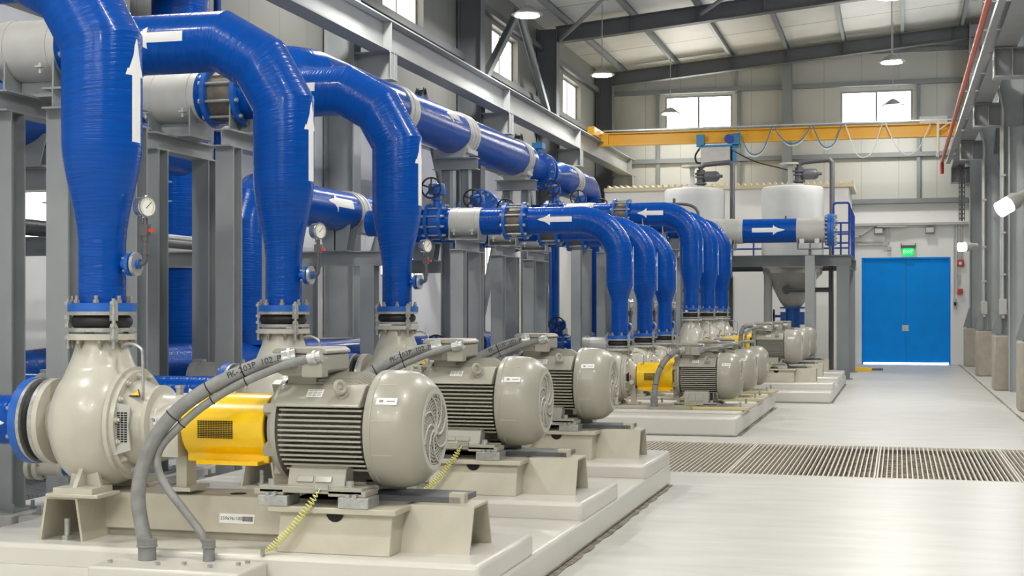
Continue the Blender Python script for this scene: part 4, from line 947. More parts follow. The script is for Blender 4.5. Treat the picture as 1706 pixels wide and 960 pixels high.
# ------------------------------------------------------------------ headers
t = thing('header_pipe', (-7.4, 10, 3.0), 'huge dark blue header pipe high on the left, behind the nearest support posts', 'pipe')
q = B(); q.tube([(-7.4, 4.6, 3.30), (-7.4, 9, 3.30), (-7.4, 13.6, 3.30)], .36, 40); q.build('pipe_body', BLUE, t)
for i, Y in enumerate(R1['Y'][1:]):
    pass
def hdr_support(x, Y, ztop, zbot, r, lab, dx=.45):
    t = thing('header_support', (x, Y, 0), lab, 'support frame', 'header supports')
    for sx in (-1, 1):
        q = B(); q.hbeam((x + sx * dx, Y, 0.02), (x + sx * dx, Y, ztop), .2, .2, (0, 1, 0)); q.build('post', STEEL, t, smooth=0)
        B().box(x + sx * dx - .17, x + sx * dx + .17, Y - .17, Y + .17, 0, .02).build('base_plate', STEEL, t)
    q = B(); q.hbeam((x - dx - .2, Y, ztop + .1), (x + dx + .2, Y, ztop + .1), .2, .2, (0, 0, 1)); q.build('cross_beam', STEEL, t, smooth=0)
    q = B(); zb = ztop + .2
    w = [(-r * .6, zb), (r * .6, zb), (r * .82, zbot + r * .3)] + [(r * math.sin(a), zbot + r - r * math.cos(a)) for a in [.78 - 1.56 * k / 10 for k in range(11)]] + [(-r * .82, zbot + r * .3)]
    for yy in (Y - .14, Y + .126): q.prism(w, (x, yy, 0), (1, 0, 0), (0, 0, 1), (0, .014, 0))
    q.box(x - .008, x + .008, Y - .14, Y + .14, zb, zbot); q.box(x - r * .7, x + r * .7, Y - .15, Y + .15, zb, zb + .014)
    q.build('pipe_saddle', STEEL, t, smooth=0); return t
hdr_support(-7.4, 10.9, 2.56, 2.94, .36, 'dark steel support under the big header, behind the nearest discharge pipe')
hdr_support(-7.4, 12.2, 2.56, 2.94, .36, 'dark steel support under the far end of the big front header')
def mitre_path(p0, d0, d1, R, n=3):
    """points of a mitred 90 degree bend; p0 = corner of the two centre lines"""
    p0, d0, d1 = V(p0), V(d0), V(d1); c = p0 - d0 * R + d1 * R; h = math.radians(90 / n / 2); out = []
    for k in range(n):
        a = math.radians(90 / n * (k + .5)); out.append(c + (-d1 * math.cos(a) + d0 * math.sin(a)) * (R / math.cos(h)))
    return out
def band(t, x, y, z, r, w, lab=None, n=1, mm=None):
    q = B()
    q.ring((x, y, z), (0, 1, 0), r, r + .014, w, 44)
    for k in range(n): q.ring((x, y - w / 2 + w * (k + .5) / n, z), (0, 1, 0), r + .012, r + .026, w / n * .35, 44)
    for sx in (-1, 1): q.box(x + sx * r * .72 - .05, x + sx * r * .72 + .05, y - w / 2, y + w / 2, z - r * .82 - .05, z - r * .82 + .02)
    return q.build('clamp_band', COLLAR, t)
# lower header: riser from the floor, bend, run towards the far rows
t = thing('header_pipe', (-7.4, 15.35, 0), 'blue header pipe with white arrow bending down behind the second front pipe', 'pipe')
rh = .275
q = B(); q.tube([(-7.4, 15.2, 1.12), (-7.4, 15.2, 1.7)] + mitre_path((-7.4, 15.2, 2.88), (0, 0, 1), (0, 1, 0), .5) + [(-7.4, 17.5, 2.88), (-7.4, 23.0, 2.88)], rh, 44, hint=(1, 0, 0)); q.build('pipe_body', BLUE, t, smooth=22)
q = B(); q.arrow((-7.4, 17.55, 2.88), (0, -1, 0), (1, -.15, .28), rh, .86, .27); q.build('flow_arrow', WHITE, t, label='white flow arrow')
for Y in (18.45, 21.7): band(t, -7.4, Y, 2.88, rh, .34, n=2)
hdr_support(-7.4, 18.1, 2.13, 2.605, rh, 'grey steel support under the arrowed blue header'); hdr_support(-7.4, 21.8, 2.13, 2.605, rh, 'grey steel support behind the nearest swan-neck pipe collar')
# far header with blind flange
t = thing('header_pipe', (-7.2, 25.0, 2.9), 'blue header pipe with big bolted round end plate behind the middle overhead pipes', 'pipe')
q = B(); q.tube([(-7.5, 25.2, 3.36), (-7.5, 28, 3.36), (-7.5, 31.5, 3.36)], .33, 40); q.build('pipe_body', BLUE, t)
q = B(); q.ring((-7.5, 25.17, 3.36), (0, 1, 0), .2, .42, .05, 48); q.lathe([(0, .0), (.0, .405), (.012, .42), (.045, .42), (.045, 0)], (-7.5, 25.09, 3.36), (0, 1, 0), 48); q.build('end_plate', BLUE2, t)
bolts_on(t, (-7.5, 25.09, 3.36), (0, -1, 0), .365, 18, .1, 1.6)
# upper header along the runway
rU, XU, ZU = .315, -6.6, 4.24
t = thing('header_pipe', (XU, 22, ZU - rU), 'long high blue header pipe with grey clamp bands sloping away under the crane runway', 'pipe')
q = B(); q.tube([(-7.95, 14.9, ZU)] + mitre_path((XU, 14.9, ZU), (1, 0, 0), (0, 1, 0), .5) + [(XU, 17, ZU), (XU, 24.75, ZU), (XU, 24.9, ZU), (XU, 25.3, ZU - .06), (XU, 27.1, ZU - .06)], [rU] * 7 + [rU, .22, .22] if False else [rU] * 4 + [rU, rU, rU, .225, .225][:5], 44, hint=(0, 0, 1)); q.build('pipe_body', BLUE, t, smooth=22)
q = B(); q.tube([(XU, 27.1, ZU - .06), (XU, 27.6, ZU - .03), (XU, 29.6, ZU - .03)] + mitre_path((XU, 30.6, ZU - .03), (0, 1, 0), (0, 0, -1), .5, 5) + [(XU, 30.6, 2.2), (XU, 30.6, .02)], [.225, .30] + [.30] * 8, 40, hint=(1, 0, 0)); q.build('pipe_bend', BLUE, t, smooth=22)
for Y, n, w in ((18.1, 1, .36), (20.9, 3, .5), (24.4, 2, .36)): band(t, XU, Y, ZU, rU, w, n=n)
band(t, XU, 28.6, ZU - .03, .30, .5, n=2)
q = B(); q.arrow((XU, 19.9, ZU), (0, -1, 0), (1, -.1, .55), rU, .6, .24); q.build('flow_arrow', COLLAR, t, label='faded pale flow arrow')
tv = thing('header_valve', (XU, 26.1, ZU - .3), 'blue flanged valve in the high header pipe below the crane bracket', 'valve')
q = B(); q.ring((XU, 26.0, ZU - .06), (0, 1, 0), .2, .36, .05, 40); q.ring((XU, 26.25, ZU - .06), (0, 1, 0), .2, .36, .05, 40); q.build('valve_flange', BLUE2, tv)
q = B(); q.ring((XU, 26.12, ZU - .06), (0, 1, 0), .2, .30, .2, 36); q.cyl((XU, 26.12, ZU + .2), (XU, 26.12, ZU + .36), .06, seg=12); q.box(XU - .1, XU + .1, 26.0, 26.24, ZU + .36, ZU + .47); q.build('valve_body', HOISTB, tv)
bolts_on(tv, (XU, 25.97, ZU - .06), (0, -1, 0), .31, 14, .1, 1.4)
def tall_support(Y, lab, xa, xb):
    t = thing('header_support', (XU, Y, 0), lab, 'support frame', 'high header supports')
    q = B(); q.hbeam((XU + xa, Y, 0.02), (XU + xa, Y, 3.68), .15, .15, (1, 0, 0)); q.build('post', STEEL, t, smooth=0)
    q = B(); q.hbeam((XU + xb, Y, 0.02), (XU + xb, Y, 3.68), .15, .15, (1, 0, 0)); q.build('post', STEEL, t, smooth=0)
    q = B(); q.hbeam((XU + xa - .2, Y, 3.77), (XU + xb + .2, Y, 3.77), .22, .18, (0, 0, 1)); q.build('cross_beam', STEEL, t, smooth=0)
    q = B(); q.prism([(-.2, 3.86), (.2, 3.86), (.28, 4.06), (-.28, 4.06)], (XU, Y - .14, 0), (1, 0, 0), (0, 0, 1), (0, .28, 0)); q.build('pipe_saddle', COLLAR, t, smooth=0)
    q = B()
    for xx in (xa, xb): q.box(XU + xx - .12, XU + xx + .12, Y - .18, Y + .18, 0, .02)
    q.build('base_plate', STEEL, t)
tall_support(20.75, 'tall grey support frame under the triple clamp band of the high header', -.1, .2)
tall_support(24.5, 'tall grey support frame under the high header near its blue valve', -.17, .17)
# risers at the left
t = thing('riser_pipe', (-8.07, 14.9, 0), 'thick blue vertical riser pipe at the far left behind the support posts', 'pipe')
q = B(); q.tube([(-8.07, 14.9, .02), (-8.07, 14.9, 4.75), (-8.07, 14.9, 4.95), (-8.07, 14.9, 5.45)], [.28, .28, .33, .33], 40); q.build('pipe_body', BLUE, t)
q = B(); q.ring((-8.07, 14.9, 2.2), (0, 0, 1), .27, .30, .08, 36); q.ring((-8.07, 14.9, 2.05), (0, 0, 1), .27, .30, .08, 36); q.build('grey_band', COLLAR, t)
t = thing('riser_pipe', (-8.03, 15.75, 0), 'thin blue vertical pipe beside the thick riser', 'pipe')
q = B(); q.tube([(-8.03, 15.75, .02), (-8.03, 15.75, 4), (-8.03, 15.75, 5.5)], .045, 14); q.build('pipe_body', BLUE, t)
q = B(); q.box(-8.11, -7.95, 15.68, 15.82, 3.1, 3.22); q.box(-8.11, -7.95, 15.68, 15.82, 2.85, 2.97); q.build('pipe_clip', COLLAR, t)
t = thing('riser_pipe', (-6.0, 27.9, 0), 'slim blue vertical pipe between the grey posts of the far row', 'pipe')
q = B(); q.tube([(-6.25, 25.9, .02), (-6.25, 25.9, 1.6), (-6.25, 25.9, 2.9)], .09, 16); q.build('pipe_body', BLUE, t)
# floor-level header along the suction side
t = thing('header_pipe', (-7.35, 14, .5), 'low blue suction header pipe along the floor at far left', 'pipe')
q = B(); q.tube([(-7.35, 6, .93), (-7.35, 10, .93), (-7.35, 31, .80)], .26, 36); q.build('pipe_body', BLUE, t)
for i, Y in enumerate((8, 12.6, 17, 21, 25.5, 30)):
    s_ = B(); s_.box(-7.6, -7.1, Y - .1, Y + .1, 0, .6 if Y < 17 else .55)
    tag(s_.build('pipe_plinth', CONC), ('nearest', 'second', 'third', 'fourth', 'fifth', 'farthest')[i] + ' concrete block carrying the low suction header', 'concrete block', 'suction header blocks')
# drain valve by the first pump
t = thing('drain_valve', (-5.6, 8.4, .3), 'small beige flanged drain valve with blue pipe, left of the nearest pump', 'valve')
q = B(); q.ring((-5.66, 8.4, .45), (1, 0, 0), 0, .085, .03, 24); q.ring((-5.60, 8.4, .45), (1, 0, 0), 0, .085, .03, 24); q.ring((-5.42, 8.4, .45), (1, 0, 0), 0, .07, .03, 24); q.cyl((-5.6, 8.4, .45), (-5.42, 8.4, .45), .055, seg=16); q.cyl((-5.51, 8.4, .5), (-5.51, 8.4, .55), .03, seg=10); q.build('valve_body', BEIGE, t)
bolts_on(t, (-5.6, 8.4, .45), (1, 0, 0), .066, 6, .2, .7)
q = B(); q.cyl((-5.41, 8.4, .45), (-5.0, 8.4, .45), .05, seg=16); q.build('drain_pipe', BLUE2, t)
q = B(); q.box(-5.12, -5.02, 8.33, 8.47, 0.17, .41); q.build('stand', STEEL, t)
q = B(); q.cyl((-5.51, 8.33, .55), (-5.44, 8.2, .56), .008, seg=8); q.build('lever', GALV, t)
# cable tray with conduits at the left
t = thing('conduit_rack', (-7.6, 12, 2.1), 'grey brackets with two long conduits running behind the left posts', 'conduit rack')
for k, (x, z, m_) in enumerate(((-7.35, 2.27, GALV), (-7.2, 2.2, DKPIPE))):
    q = B(); q.tube([(x, 7, z), (x, 11, z), (x, 14.5, z)], .045, 12); q.build('conduit', m_, t)
for Y in (10.6, 13.6):
    q = B(); q.hbeam((-7.9, Y, 2.06), (-6.95, Y, 2.06), .12, .16, (0, 0, 1)); q.hbeam((-7.75, Y, 0), (-7.75, Y, 1.98), .16, .16, (0, 1, 0)); q.build('bracket', STEELM, t, smooth=0)

# ------------------------------------------------------------------ tank platform
PX0, PX1, PY0, PY1, PZ = -5.6, -1.02, 32.4, 36.4, 2.77
t = thing('tank_platform', (-3.2, 34.4, 0), 'dark grey steel platform with posts carrying the two white tanks, left of the blue door', 'platform')
q = B()
for Y in (PY0, PY1): q.hbeam((PX0, Y, PZ - .12), (PX1, Y, PZ - .12), .16, .24, (0, 0, 1))
for x in (PX0 + .1, PX1 - .12): q.hbeam((x, PY0, PZ - .12), (x, PY1, PZ - .12), .14, .24, (0, 0, 1))
q.build('edge_beam', STEELM, t, smooth=0)
for (x, y) in ((PX1 - .17, PY0 + .02), (PX1 - .17, PY1 - .1), (-4.15, PY0 + .02), (PX0 + .15, PY1 - .1)):
    q = B(); q.hbeam((x, y, 0.02), (x, y, PZ - .24), .28, .28, (0, 1, 0)); q.box(x - .2, x + .2, y - .2, y + .2, 0, .02); q.build('column', STEELM, t, smooth=0)
q = B(); q.box(PX1 - .3, PX1 - .05, PY0 - .08, PY0 - .05, PZ - .36, PZ - .24)
q.build('end_plate', STEELM, t, smooth=0)
q = B()   # deck with round openings kept simple: strips round the tanks
for (x0, x1, y0, y1) in ((PX0, PX1, PY0, 33.7), (PX0, PX1, 35.3, PY1), (PX0, -5.6, 33.7, 35.3), (-4.05, -3.2, 33.7, 35.3), (-1.65, PX1, 33.7, 35.3)):
    if x1 > x0: q.box(x0, x1, y0, y1, PZ, PZ + .01)
q.build('deck_plate', STEELM, t, smooth=0)
t = thing('guard_rail', (-3.2, 36.2, PZ), 'blue tube guard rail along the tank platform', 'railing')
q = B()
for z in (3.5, 3.1): q.tube([(-5.5, 36.3, z), (-1.1, 36.3, z)], .022, 10)
q.build('back_rails', BLUEM, t)
for x in (-5.4, -3.55, -2.3, -1.1):
    q = B(); q.cyl((x, 36.3, PZ), (x, 36.3, 3.5), .022, seg=10); q.build('rail_post', BLUEM, t)
q = B(); q.tube([(-1.42, 32.6, PZ), (-1.42, 32.6, 3.9), (-1.36, 32.6, 3.95), (-1.1, 32.6, 3.95), (-1.07, 32.65, 3.92), (-1.07, 33.2, 3.9)], .025, 10)
for z in (3.5, 3.25, 3.05): q.tube([(-1.42, 32.6, z), (-1.07, 32.6, z)], .02, 8)
q.cyl((-1.25, 32.6, PZ), (-1.25, 32.6, 3.5), .022, seg=10)
q.build('end_gate', BLUEM, t)
q = B()
for y in (32.62, 32.95, 33.3): q.cyl((-1.07, y, PZ), (-1.07, y, 3.92), .02, seg=8)
for z in (3.2, 3.5, 3.9): q.tube([(-1.07, 32.62, z), (-1.07, 36.3, z)], .018, 8)
for y in (34.2, 35.2, 36.3): q.cyl((-1.07, y, PZ), (-1.07, y, 3.9), .02, seg=8)
q.build('side_rails', BLUEM, t)
def make_tank(X, Y, lab):
    t = thing('filter_tank', (X, Y, 0), lab, 'tank', 'white tanks')
    q = B(); q.lathe([(2.55, .70), (2.60, .73), (4.1, .73), (4.28, .735), (4.40, .735), (4.46, .72), (4.485, .68), (4.50, .0)], (X, Y, 0), (0, 0, 1), 48); q.build('tank_shell', TANKW, t)
    q = B(); q.lathe([(1.62, .20), (1.75, .30), (2.30, .58), (2.42, .70), (2.55, .70)], (X, Y, 0), (0, 0, 1), 40); q.build('tank_cone', TANKG, t)
    for k in range(3):
        w = PI * (.75 + k * .68) if k < 3 else 0
        w = (3.6, 5.6, 1.5)[k]
        q = B(); q.tube([(X + .62 * math.cos(w), Y + .62 * math.sin(w), 0.02), (X + .62 * math.cos(w), Y + .62 * math.sin(w), 2.45)], .10, 16); q.box(X + .62 * math.cos(w) - .18, X + .62 * math.cos(w) + .18, Y + .62 * math.sin(w) - .18, Y + .62 * math.sin(w) + .18, 0, .02); q.build('leg', TANKW, t)
    q = B(); q.ring((X, Y, 1.60), (0, 0, 1), .1, .30, .04, 30); q.cyl((X, Y, 1.1), (X, Y, 1.58), .17, seg=24); q.box(X - .28, X + .28, Y - .1, Y + .1, 1.2, 1.5); q.cyl((X - .28, Y, 1.4), (X - .42, Y, 1.4), .03, seg=10); q.build('outlet_valve', BLUE2, t)
    q = B(); q.torus((X - .44, Y, 1.4), (1, 0, 0), .16, .014, 24, 6); q.obox((X - .44, Y, 1.4), (0, 1, 0), (1, 0, 0), .3, .02, .02); q.obox((X - .44, Y, 1.4), (0, 0, 1), (1, 0, 0), .3, .02, .02); q.build('handwheel', RUBBER, t)
    q = B(); q.cyl((X, Y, .0), (X, Y, 1.1), .16, seg=20); q.build('outlet_pipe', BLUE2, t)
    q = B(); q.cyl((X - .1, Y - .46, 2.02), (X - .1, Y - .6, 2.02), .10, seg=20); q.tube(spline([(X - .1, Y - .56, 2.02), (X + .4, Y - .58, 2.02), (X + .96, Y - .6, 2.02)], 4), .055, 12); q.build('drain_branch', DKPIPE, t)
    # top fittings: flange, white yoke with disc, grey air valve, overflow line
    q = B(); q.ring((X, Y, 4.53), (0, 0, 1), .0, .30, .05, 30); q.build('top_flange', COLLAR, t)
    q = B(); q.prism([(-.05, 4.55), (.05, 4.55), (.04, 4.95), (.07, 5.02), (-.07, 5.02), (-.06, 4.95)], (X - .05, Y - .04, 0), (1, 0, 0), (0, 0, 1), (0, .08, 0)); q.lathe([(0, .22), (.01, .25), (.04, .25), (.05, .22)], (X - .07, Y, 5.02), (0, 0, 1), 28); q.build('yoke_disc', COLLAR, t)
    q = B(); q.cyl((X + .16, Y - .05, 4.55), (X + .16, Y - .05, 4.95), .10, seg=18)
    for z in (4.62, 4.78, 4.86): q.ring((X + .16, Y - .05, z), (0, 0, 1), .05, .14, .04, 20)
    q.lathe([(0, .09), (.05, .13), (.32, .13), (.38, .09), (.40, .04), (.47, .035)], (X + .22, Y - .05, 4.79), (1, 0, 0), 20); q.build('air_valve', DKPIPE, t)
    q = B(); q.tube([(X + .16, Y - .05, 4.9), (X + .16, Y - .05, 5.03), (X + .26, Y - .05, 5.08), (X + .86, Y - .1, 5.12), (X + .93, Y - .1, 5.05), (X + .93, Y - .1, 3.6), (X + .93, Y - .6, 2.6), (X + .93, Y - .6, .15)], .06, 14); q.build('overflow_line', DKPIPE, t)
    q = B(); q.cyl((X - .1, Y - .78, 3.45), (X - .1, Y - .78, 3.75), .02, seg=8); q.box(X - .15, X - .05, Y - .82, Y - .74, 3.42, 3.5); q.cyl((X - .1, Y - .73, 3.46), (X - .1, Y - .8, 3.46), .06, seg=12); q.build('sample_cock', DKPIPE, t)
    return t
make_tank(-2.45, 34.5, 'white conical-bottom tank behind the right-pointing arrow pipe, nearest the door')
make_tank(-4.80, 34.5, 'white conical-bottom tank left of the other, mostly hidden behind blue pipes')
# big cross pipe with right-pointing arrow
YC, ZC, RC = 31.3, 3.27, .262
t = thing('cross_pipe', (-3.0, YC, ZC - RC), 'blue and grey horizontal pipe with white arrow pointing right and bolted blue end', 'pipe')
q = B(); q.tube([(-6.4, YC, ZC), (-4.1, YC, ZC), (-3.27, YC, ZC), (-2.12, YC, ZC)], RC, 40); q.build('pipe_body', BLUE, t)
for (a, c) in ((-4.15, -3.28), (-2.13, -1.52)):
    q = B(); q.lathe([(0, RC), (0, RC + .012), (c - a, RC + .012), (c - a, RC)], (a, YC, ZC), (1, 0, 0), 40, closed=True)
    x = a + .06
    while x < c - .02: q.ring((x, YC, ZC), (1, 0, 0), RC + .01, RC + .02, .03, 40); x += .14 if c < -3 else .4
    q.build('grey_section', COLLAR, t)
q = B(); q.cyl((-1.55, YC, ZC), (-1.46, YC, ZC), RC, seg=40); q.ring((-1.44, YC, ZC), (1, 0, 0), .0, .355, .07, 48); q.ring((-1.365, YC, ZC), (1, 0, 0), .0, .35, .07, 48); q.build('end_flange', BLUE2, t)
bolts_on(t, (-1.33, YC, ZC), (1, 0, 0), .315, 20, .1, 1.3); bolts_on(t, (-1.475, YC, ZC), (-1, 0, 0), .315, 20, .1, 1.5)
q = B(); q.arrow((-2.72, YC, ZC), (1, 0, 0), (0, -1, .02), RC, .70, .21); q.build('flow_arrow', WHITE, t, label='white arrow pointing right')
for x, lab in ((-3.72, 'grey post and saddle under the left grey part of the cross pipe'), (-1.85, 'grey post and saddle near the bolted end of the cross pipe')):
    s_ = thing('cross_pipe_support', (x, YC, 0), lab, 'support frame', 'cross pipe supports')
    q = B(); q.hbeam((x, YC, 0.02), (x, YC, 2.72), .2, .2, (0, 1, 0)); q.box(x - .16, x + .16, YC - .16, YC + .16, 0, .02); q.build('post', STEEL, s_, smooth=0)
    q = B(); q.box(x - .03, x + .03, YC - .03, YC + .03, 2.72, 2.86); q.box(x - .27, x + .27, YC - .2, YC + .2, 2.86, 2.875); q.box(x - .27, x - .256, YC - .2, YC + .2, 2.875, 3.08); q.box(x + .256, x + .27, YC - .2, YC + .2, 2.875, 3.08); q.box(x - .012, x + .012, YC - .2, YC + .2, 2.875, 3.0); q.build('pipe_saddle', STEELM, s_, smooth=0)
    q = B()
    for dx in (-.16, .16): q.box(x + dx - .05, x + dx + .05, YC - .235, YC - .2, 2.98, 3.08)
    q.build('clamp_lug', GALV, s_)
t = thing('thin_pipe', (-5.2, 29.3, 3.43), 'thin grey pipe above the far row pipes, bent down before the hidden tank', 'pipe')
q = B(); q.tube(spline([(-5.2, 29.3, 3.43), (-5.2, 29.3, 3.6), (-5.1, 29.3, 3.74), (-4.6, 29.3, 3.75), (-4.2, 29.3, 3.72), (-4.02, 29.3, 3.6), (-4.0, 29.3, 3.4)], 6), .03, 10); q.cyl((-4.5, 29.3, 3.72), (-4.5, 29.3, 3.86), .03, seg=8); q.build('pipe_body', DKPIPE, t)

# ------------------------------------------------------------------ white inner room
t = thing('control_room', (-5.0, 40.5, 0), 'white-walled inner room with cream corrugated roof edge behind the tanks', 'room')
q = B(); q.box(-7.95, -1.29, 39.0, 39.15, 0, 4.86); q.box(-1.40, -1.29, 39.15, 41.95, 0, 4.86); q.build('room_wall', WALLW, t, smooth=0)
q = B(); n = 40; pr = []
for k in range(n):
    x = -7.95 + k * (6.8 / n); w = 6.8 / n
    pr += [(x, 4.96), (x + w * .55, 4.96), (x + w * .65, 5.03), (x + w * .85, 5.03), (x + w * .97, 4.96)]
q.prism([(-7.95, 4.86)] + pr + [(-1.16, 4.86)], (0, 38.9, 0), (1, 0, 0), (0, 0, 1), (0, 2.7, 0)); q.build('corrugated_roof', CREAM, t, smooth=0)
for k, (x, z) in enumerate(((-4.4, 1.6),)):
    q = B(); q.tube([(x, 38.95, 0), (x, 38.95, 2.45), (x - .3, 38.95, 2.5)], .03, 10); q.build('wall_conduit', BLACK, t)

# ------------------------------------------------------------------ overhead crane
t = thing('overhead_crane', (-3.2, 37.2, 5.9), 'yellow overhead crane girder spanning the hall in front of the back wall', 'crane')
q = B(); q.hbeam((-7.55, 37.2, 6.10), (1.42, 37.2, 6.08), .22, .34, (0, 0, 1), .03, .016); q.prism([(0, -.17), (.25, -.17), (.25, .17), (.1, .17)], (-7.72, 37.1, 6.10), (1, 0, 0), (0, 0, 1), (0, .2, 0)); q.build('girder', CRANEY, t, smooth=0)
for x in (-7.75, 1.58):
    q = B(); q.box(x - .1, x + .1, 36.2, 38.2, 6.11, 6.35); q.build('end_carriage', CRANEY, t, bevel=.02)
q = B(); q.box(-7.6, 1.3, 37.02, 37.06, 6.30, 6.335); q.build('festoon_rail', GALV, t)
q = B(); q.cyl((.95, 36.98, 5.42), (.95, 36.98, 6.3), .035, seg=10); q.box(.9, 1.3, 36.96, 37.0, 6.2, 6.24); q.obox((1.08, 36.98, 6.13), (.5, 0, .35), (0, 1, 0), .4, .03, .03); q.build('collector_post', CREAM, t)
q = B(); q.box(.90, .97, 36.93, 37.03, 5.38, 5.5); q.build('collector_head', COLLAR, t)
t = thing('electric_hoist', (-4.6, 37.2, 5.3), 'blue hoist trolley with pale grey control box hanging from the yellow crane', 'hoist')
q = B(); q.box(-4.98, -4.22, 36.98, 37.0, 5.36, 5.80); q.box(-4.97, -4.23, 37.0, 37.25, 5.36, 5.80); q.build('control_box', COLLAR, t, bevel=.008)
q = B()
for x in (-5.0, -4.08): q.box(x - .10, x + .10, 37.0, 37.08, 5.82, 6.14); q.box(x - .08, x + .08, 37.33, 37.4, 5.82, 6.14)
q.box(-5.0, -4.0, 37.0, 37.4, 5.80, 5.86); q.box(-4.16, -4.08, 36.98, 37.3, 5.4, 5.8); q.build('trolley_frame', HOISTB, t, bevel=.008)
q = B(); q.cyl((-4.25, 36.95, 6.0), (-4.25, 37.1, 6.0), .12, seg=20); q.build('trolley_motor', BLUEM, t)
q = B(); q.cyl((-4.85, 37.35, 5.6), (-4.1, 37.35, 5.6), .19, seg=24); q.build('rope_drum', STEELD, t)
q = B(); q.tube(spline([(-5.02, 37.05, 5.78), (-5.13, 37.05, 5.6), (-5.1, 37.05, 5.42), (-4.98, 37.05, 5.4)], 6), .025, 8); q.tube(spline([(-4.25, 37.0, 5.75), (-3.6, 36.95, 5.4), (-3.0, 36.95, 5.22), (-2.2, 36.95, 5.0)], 6), .015, 6); q.build('hoist_cable', RUBBER, t)
t = thing('festoon_cable', (-1.5, 37.0, 5.2), 'looping white and blue festoon cable hanging below the crane girder', 'cable')
pts = []; xs = [-4.05, -3.1, -2.15, -1.35, -.35, .82]
def fest(col, dz, y, sel):
    q = B()
    for i in sel:
        a, c = xs[i], xs[i + 1]; dp = (.75, .5, .62, .85, .80)[i] - dz
        P = [(a + .04, y, 6.27), (a + .10, y, 6.1), (a + (c - a) * .3, y, 6.27 - dp * .85), ((a + c) / 2, y, 6.27 - dp), (a + (c - a) * .72, y, 6.27 - dp * .82), (c - .10, y, 6.1), (c - .04, y, 6.27)]
        q.tube(spline(P, 6), .014, 6)
    return q
fest(0, 0, 36.99, range(5)).build('white_cable', WHITE, t); fest(0, .05, 36.95, (0, 1, 2)).build('blue_cable', HOISTB, t)
# crane power rails on the right runway
t = thing('conductor_rail', (1.15, 31, 5.6), 'long orange red conductor rail under the right crane runway', 'conductor rail')
q = B(); q.tube([(1.15, 10, 5.62), (1.15, 25, 5.62), (1.15, 40.2, 5.62)], .045, 12); q.build('rail_tube', ORANGE, t)
q = B(); q.tube(spline([(1.15, 40.2, 5.62), (1.15, 40.5, 5.58), (1.15, 40.6, 5.40), (1.15, 40.6, 5.3)], 5), .05, 10); q.build('feed_end', RED, t)
for k in range(12): q = B(); q.cyl((1.10, 18 + k * 2.0, 5.66), (1.45, 18 + k * 2.0, 5.66), .012, seg=8); q.build('hanger_rod', GALV, t)
t = thing('cable_trunking', (1.3, 31, 5.6), 'pale grey cable trunking beside the orange rail', 'trunking')
q = B(); q.box(1.27, 1.37, 10, 41.0, 5.60, 5.68); q.build('trunking_body', STEELL, t, smooth=0)

# ------------------------------------------------------------------ lamps
def make_lamp(x, y, i, lab):
    t = thing('pendant_lamp', (x, y, 7.15), lab, 'lamp', 'high-bay pendant lamps')
    q = B(); q.lathe([(0.02, .26), (.03, .285), (.05, .285), (.07, .22), (.10, .20), (.16, .12), (.20, .06), (.20, 0)], (x, y, 7.15), (0, 0, 1), 32); q.ring((x, y, 7.185), (0, 0, 1), .28, .30, .02, 32); q.build('lamp_housing', GALV, t)
    q = B(); q.cyl((x, y, 7.155), (x, y, 7.172), .235, seg=32); q.build('lamp_diffuser', LAMPM, t)
    q = B(); q.cyl((x, y, 7.33), (x, y, roof_z(x) - .02), .012, seg=6); q.build('suspension_cord', GALV, t)
    l = bpy.data.lights.new('lamp_light', 'AREA'); l.shape = 'DISK'; l.size = .46; l.energy = LAMP_W * (.45 if y > 40 else 1.0); l.color = (1.0, .965, .91)
    o = bpy.data.objects.new('lamp_light', l); COL.objects.link(o); o.location = (0, 0, -.004); o.parent = t
LL = {(-6.85, 33.3): 'glowing round pendant lamp at upper left of the back windows', (-6.85, 26.2): 'glowing round pendant lamp near the top, right of the left roof column', (-.15, 33.3): 'glowing round pendant lamp above the right back window', (-6.85, 40.3): 'pendant lamp hanging before the left back window', (-.15, 40.3): 'pendant lamp hanging before the right back window', (-.15, 26.4): 'glowing round pendant lamp cut off by the top edge of the photo'}
for x in (-6.85, -.15):
    for y in (-1.8, 5.2, 12.2, 19.2, 26.2 if x < -1 else 26.4, 33.3, 40.3):
        make_lamp(x if y < 40 or x > -1 else -6.3, y, 0, LL.get((x, y), 'pendant lamp above the photo at %s side, %d m along' % ('left' if x < -1 else 'right', y)))
def flood(p, d, lab, s):
    t = thing('floodlight', p, lab, 'lamp', 'wall floodlights'); p, d = V(p), V(d).normalized()
    q = B(); q.lathe([(-.12 * s, .0), (-.12 * s, .05 * s), (-.02, .06 * s), (.05 * s, .09 * s), (.13 * s, .09 * s), (.13 * s, .0)], p, d, 20); q.build('flood_body', COLLAR, t)
    q = B(); q.cyl(p + d * .1 * s, p + d * .26 * s, .085 * s, seg=20); q.build('lamp_glass', LAMPM, t)
    q = B(); q.cyl(p - d * .1 * s, (2.0 if p.y > 30 else 1.95, p.y + .1, p.z - .12), .02, seg=8); q.build('bracket_arm', GALV, t)
    l = bpy.data.lights.new('flood_light', 'SPOT'); l.energy = FLOOD_W * s; l.spot_size = 2.4; l.shadow_soft_size = .08
    o = bpy.data.objects.new('flood_light', l); COL.objects.link(o); o.parent = t; o.location = d * .28 * s; o.rotation_euler = d.to_track_quat('-Z', 'Y').to_euler()
flood((1.87, 24.1, 3.33), (-.8, -.35, -.5), 'bright tilted floodlight at the right edge of the photo', 1.5)
flood((1.66, 35.0, 3.05), (-1, -.35, -.1), 'small bright floodlight on a column right of the door', 1.2)

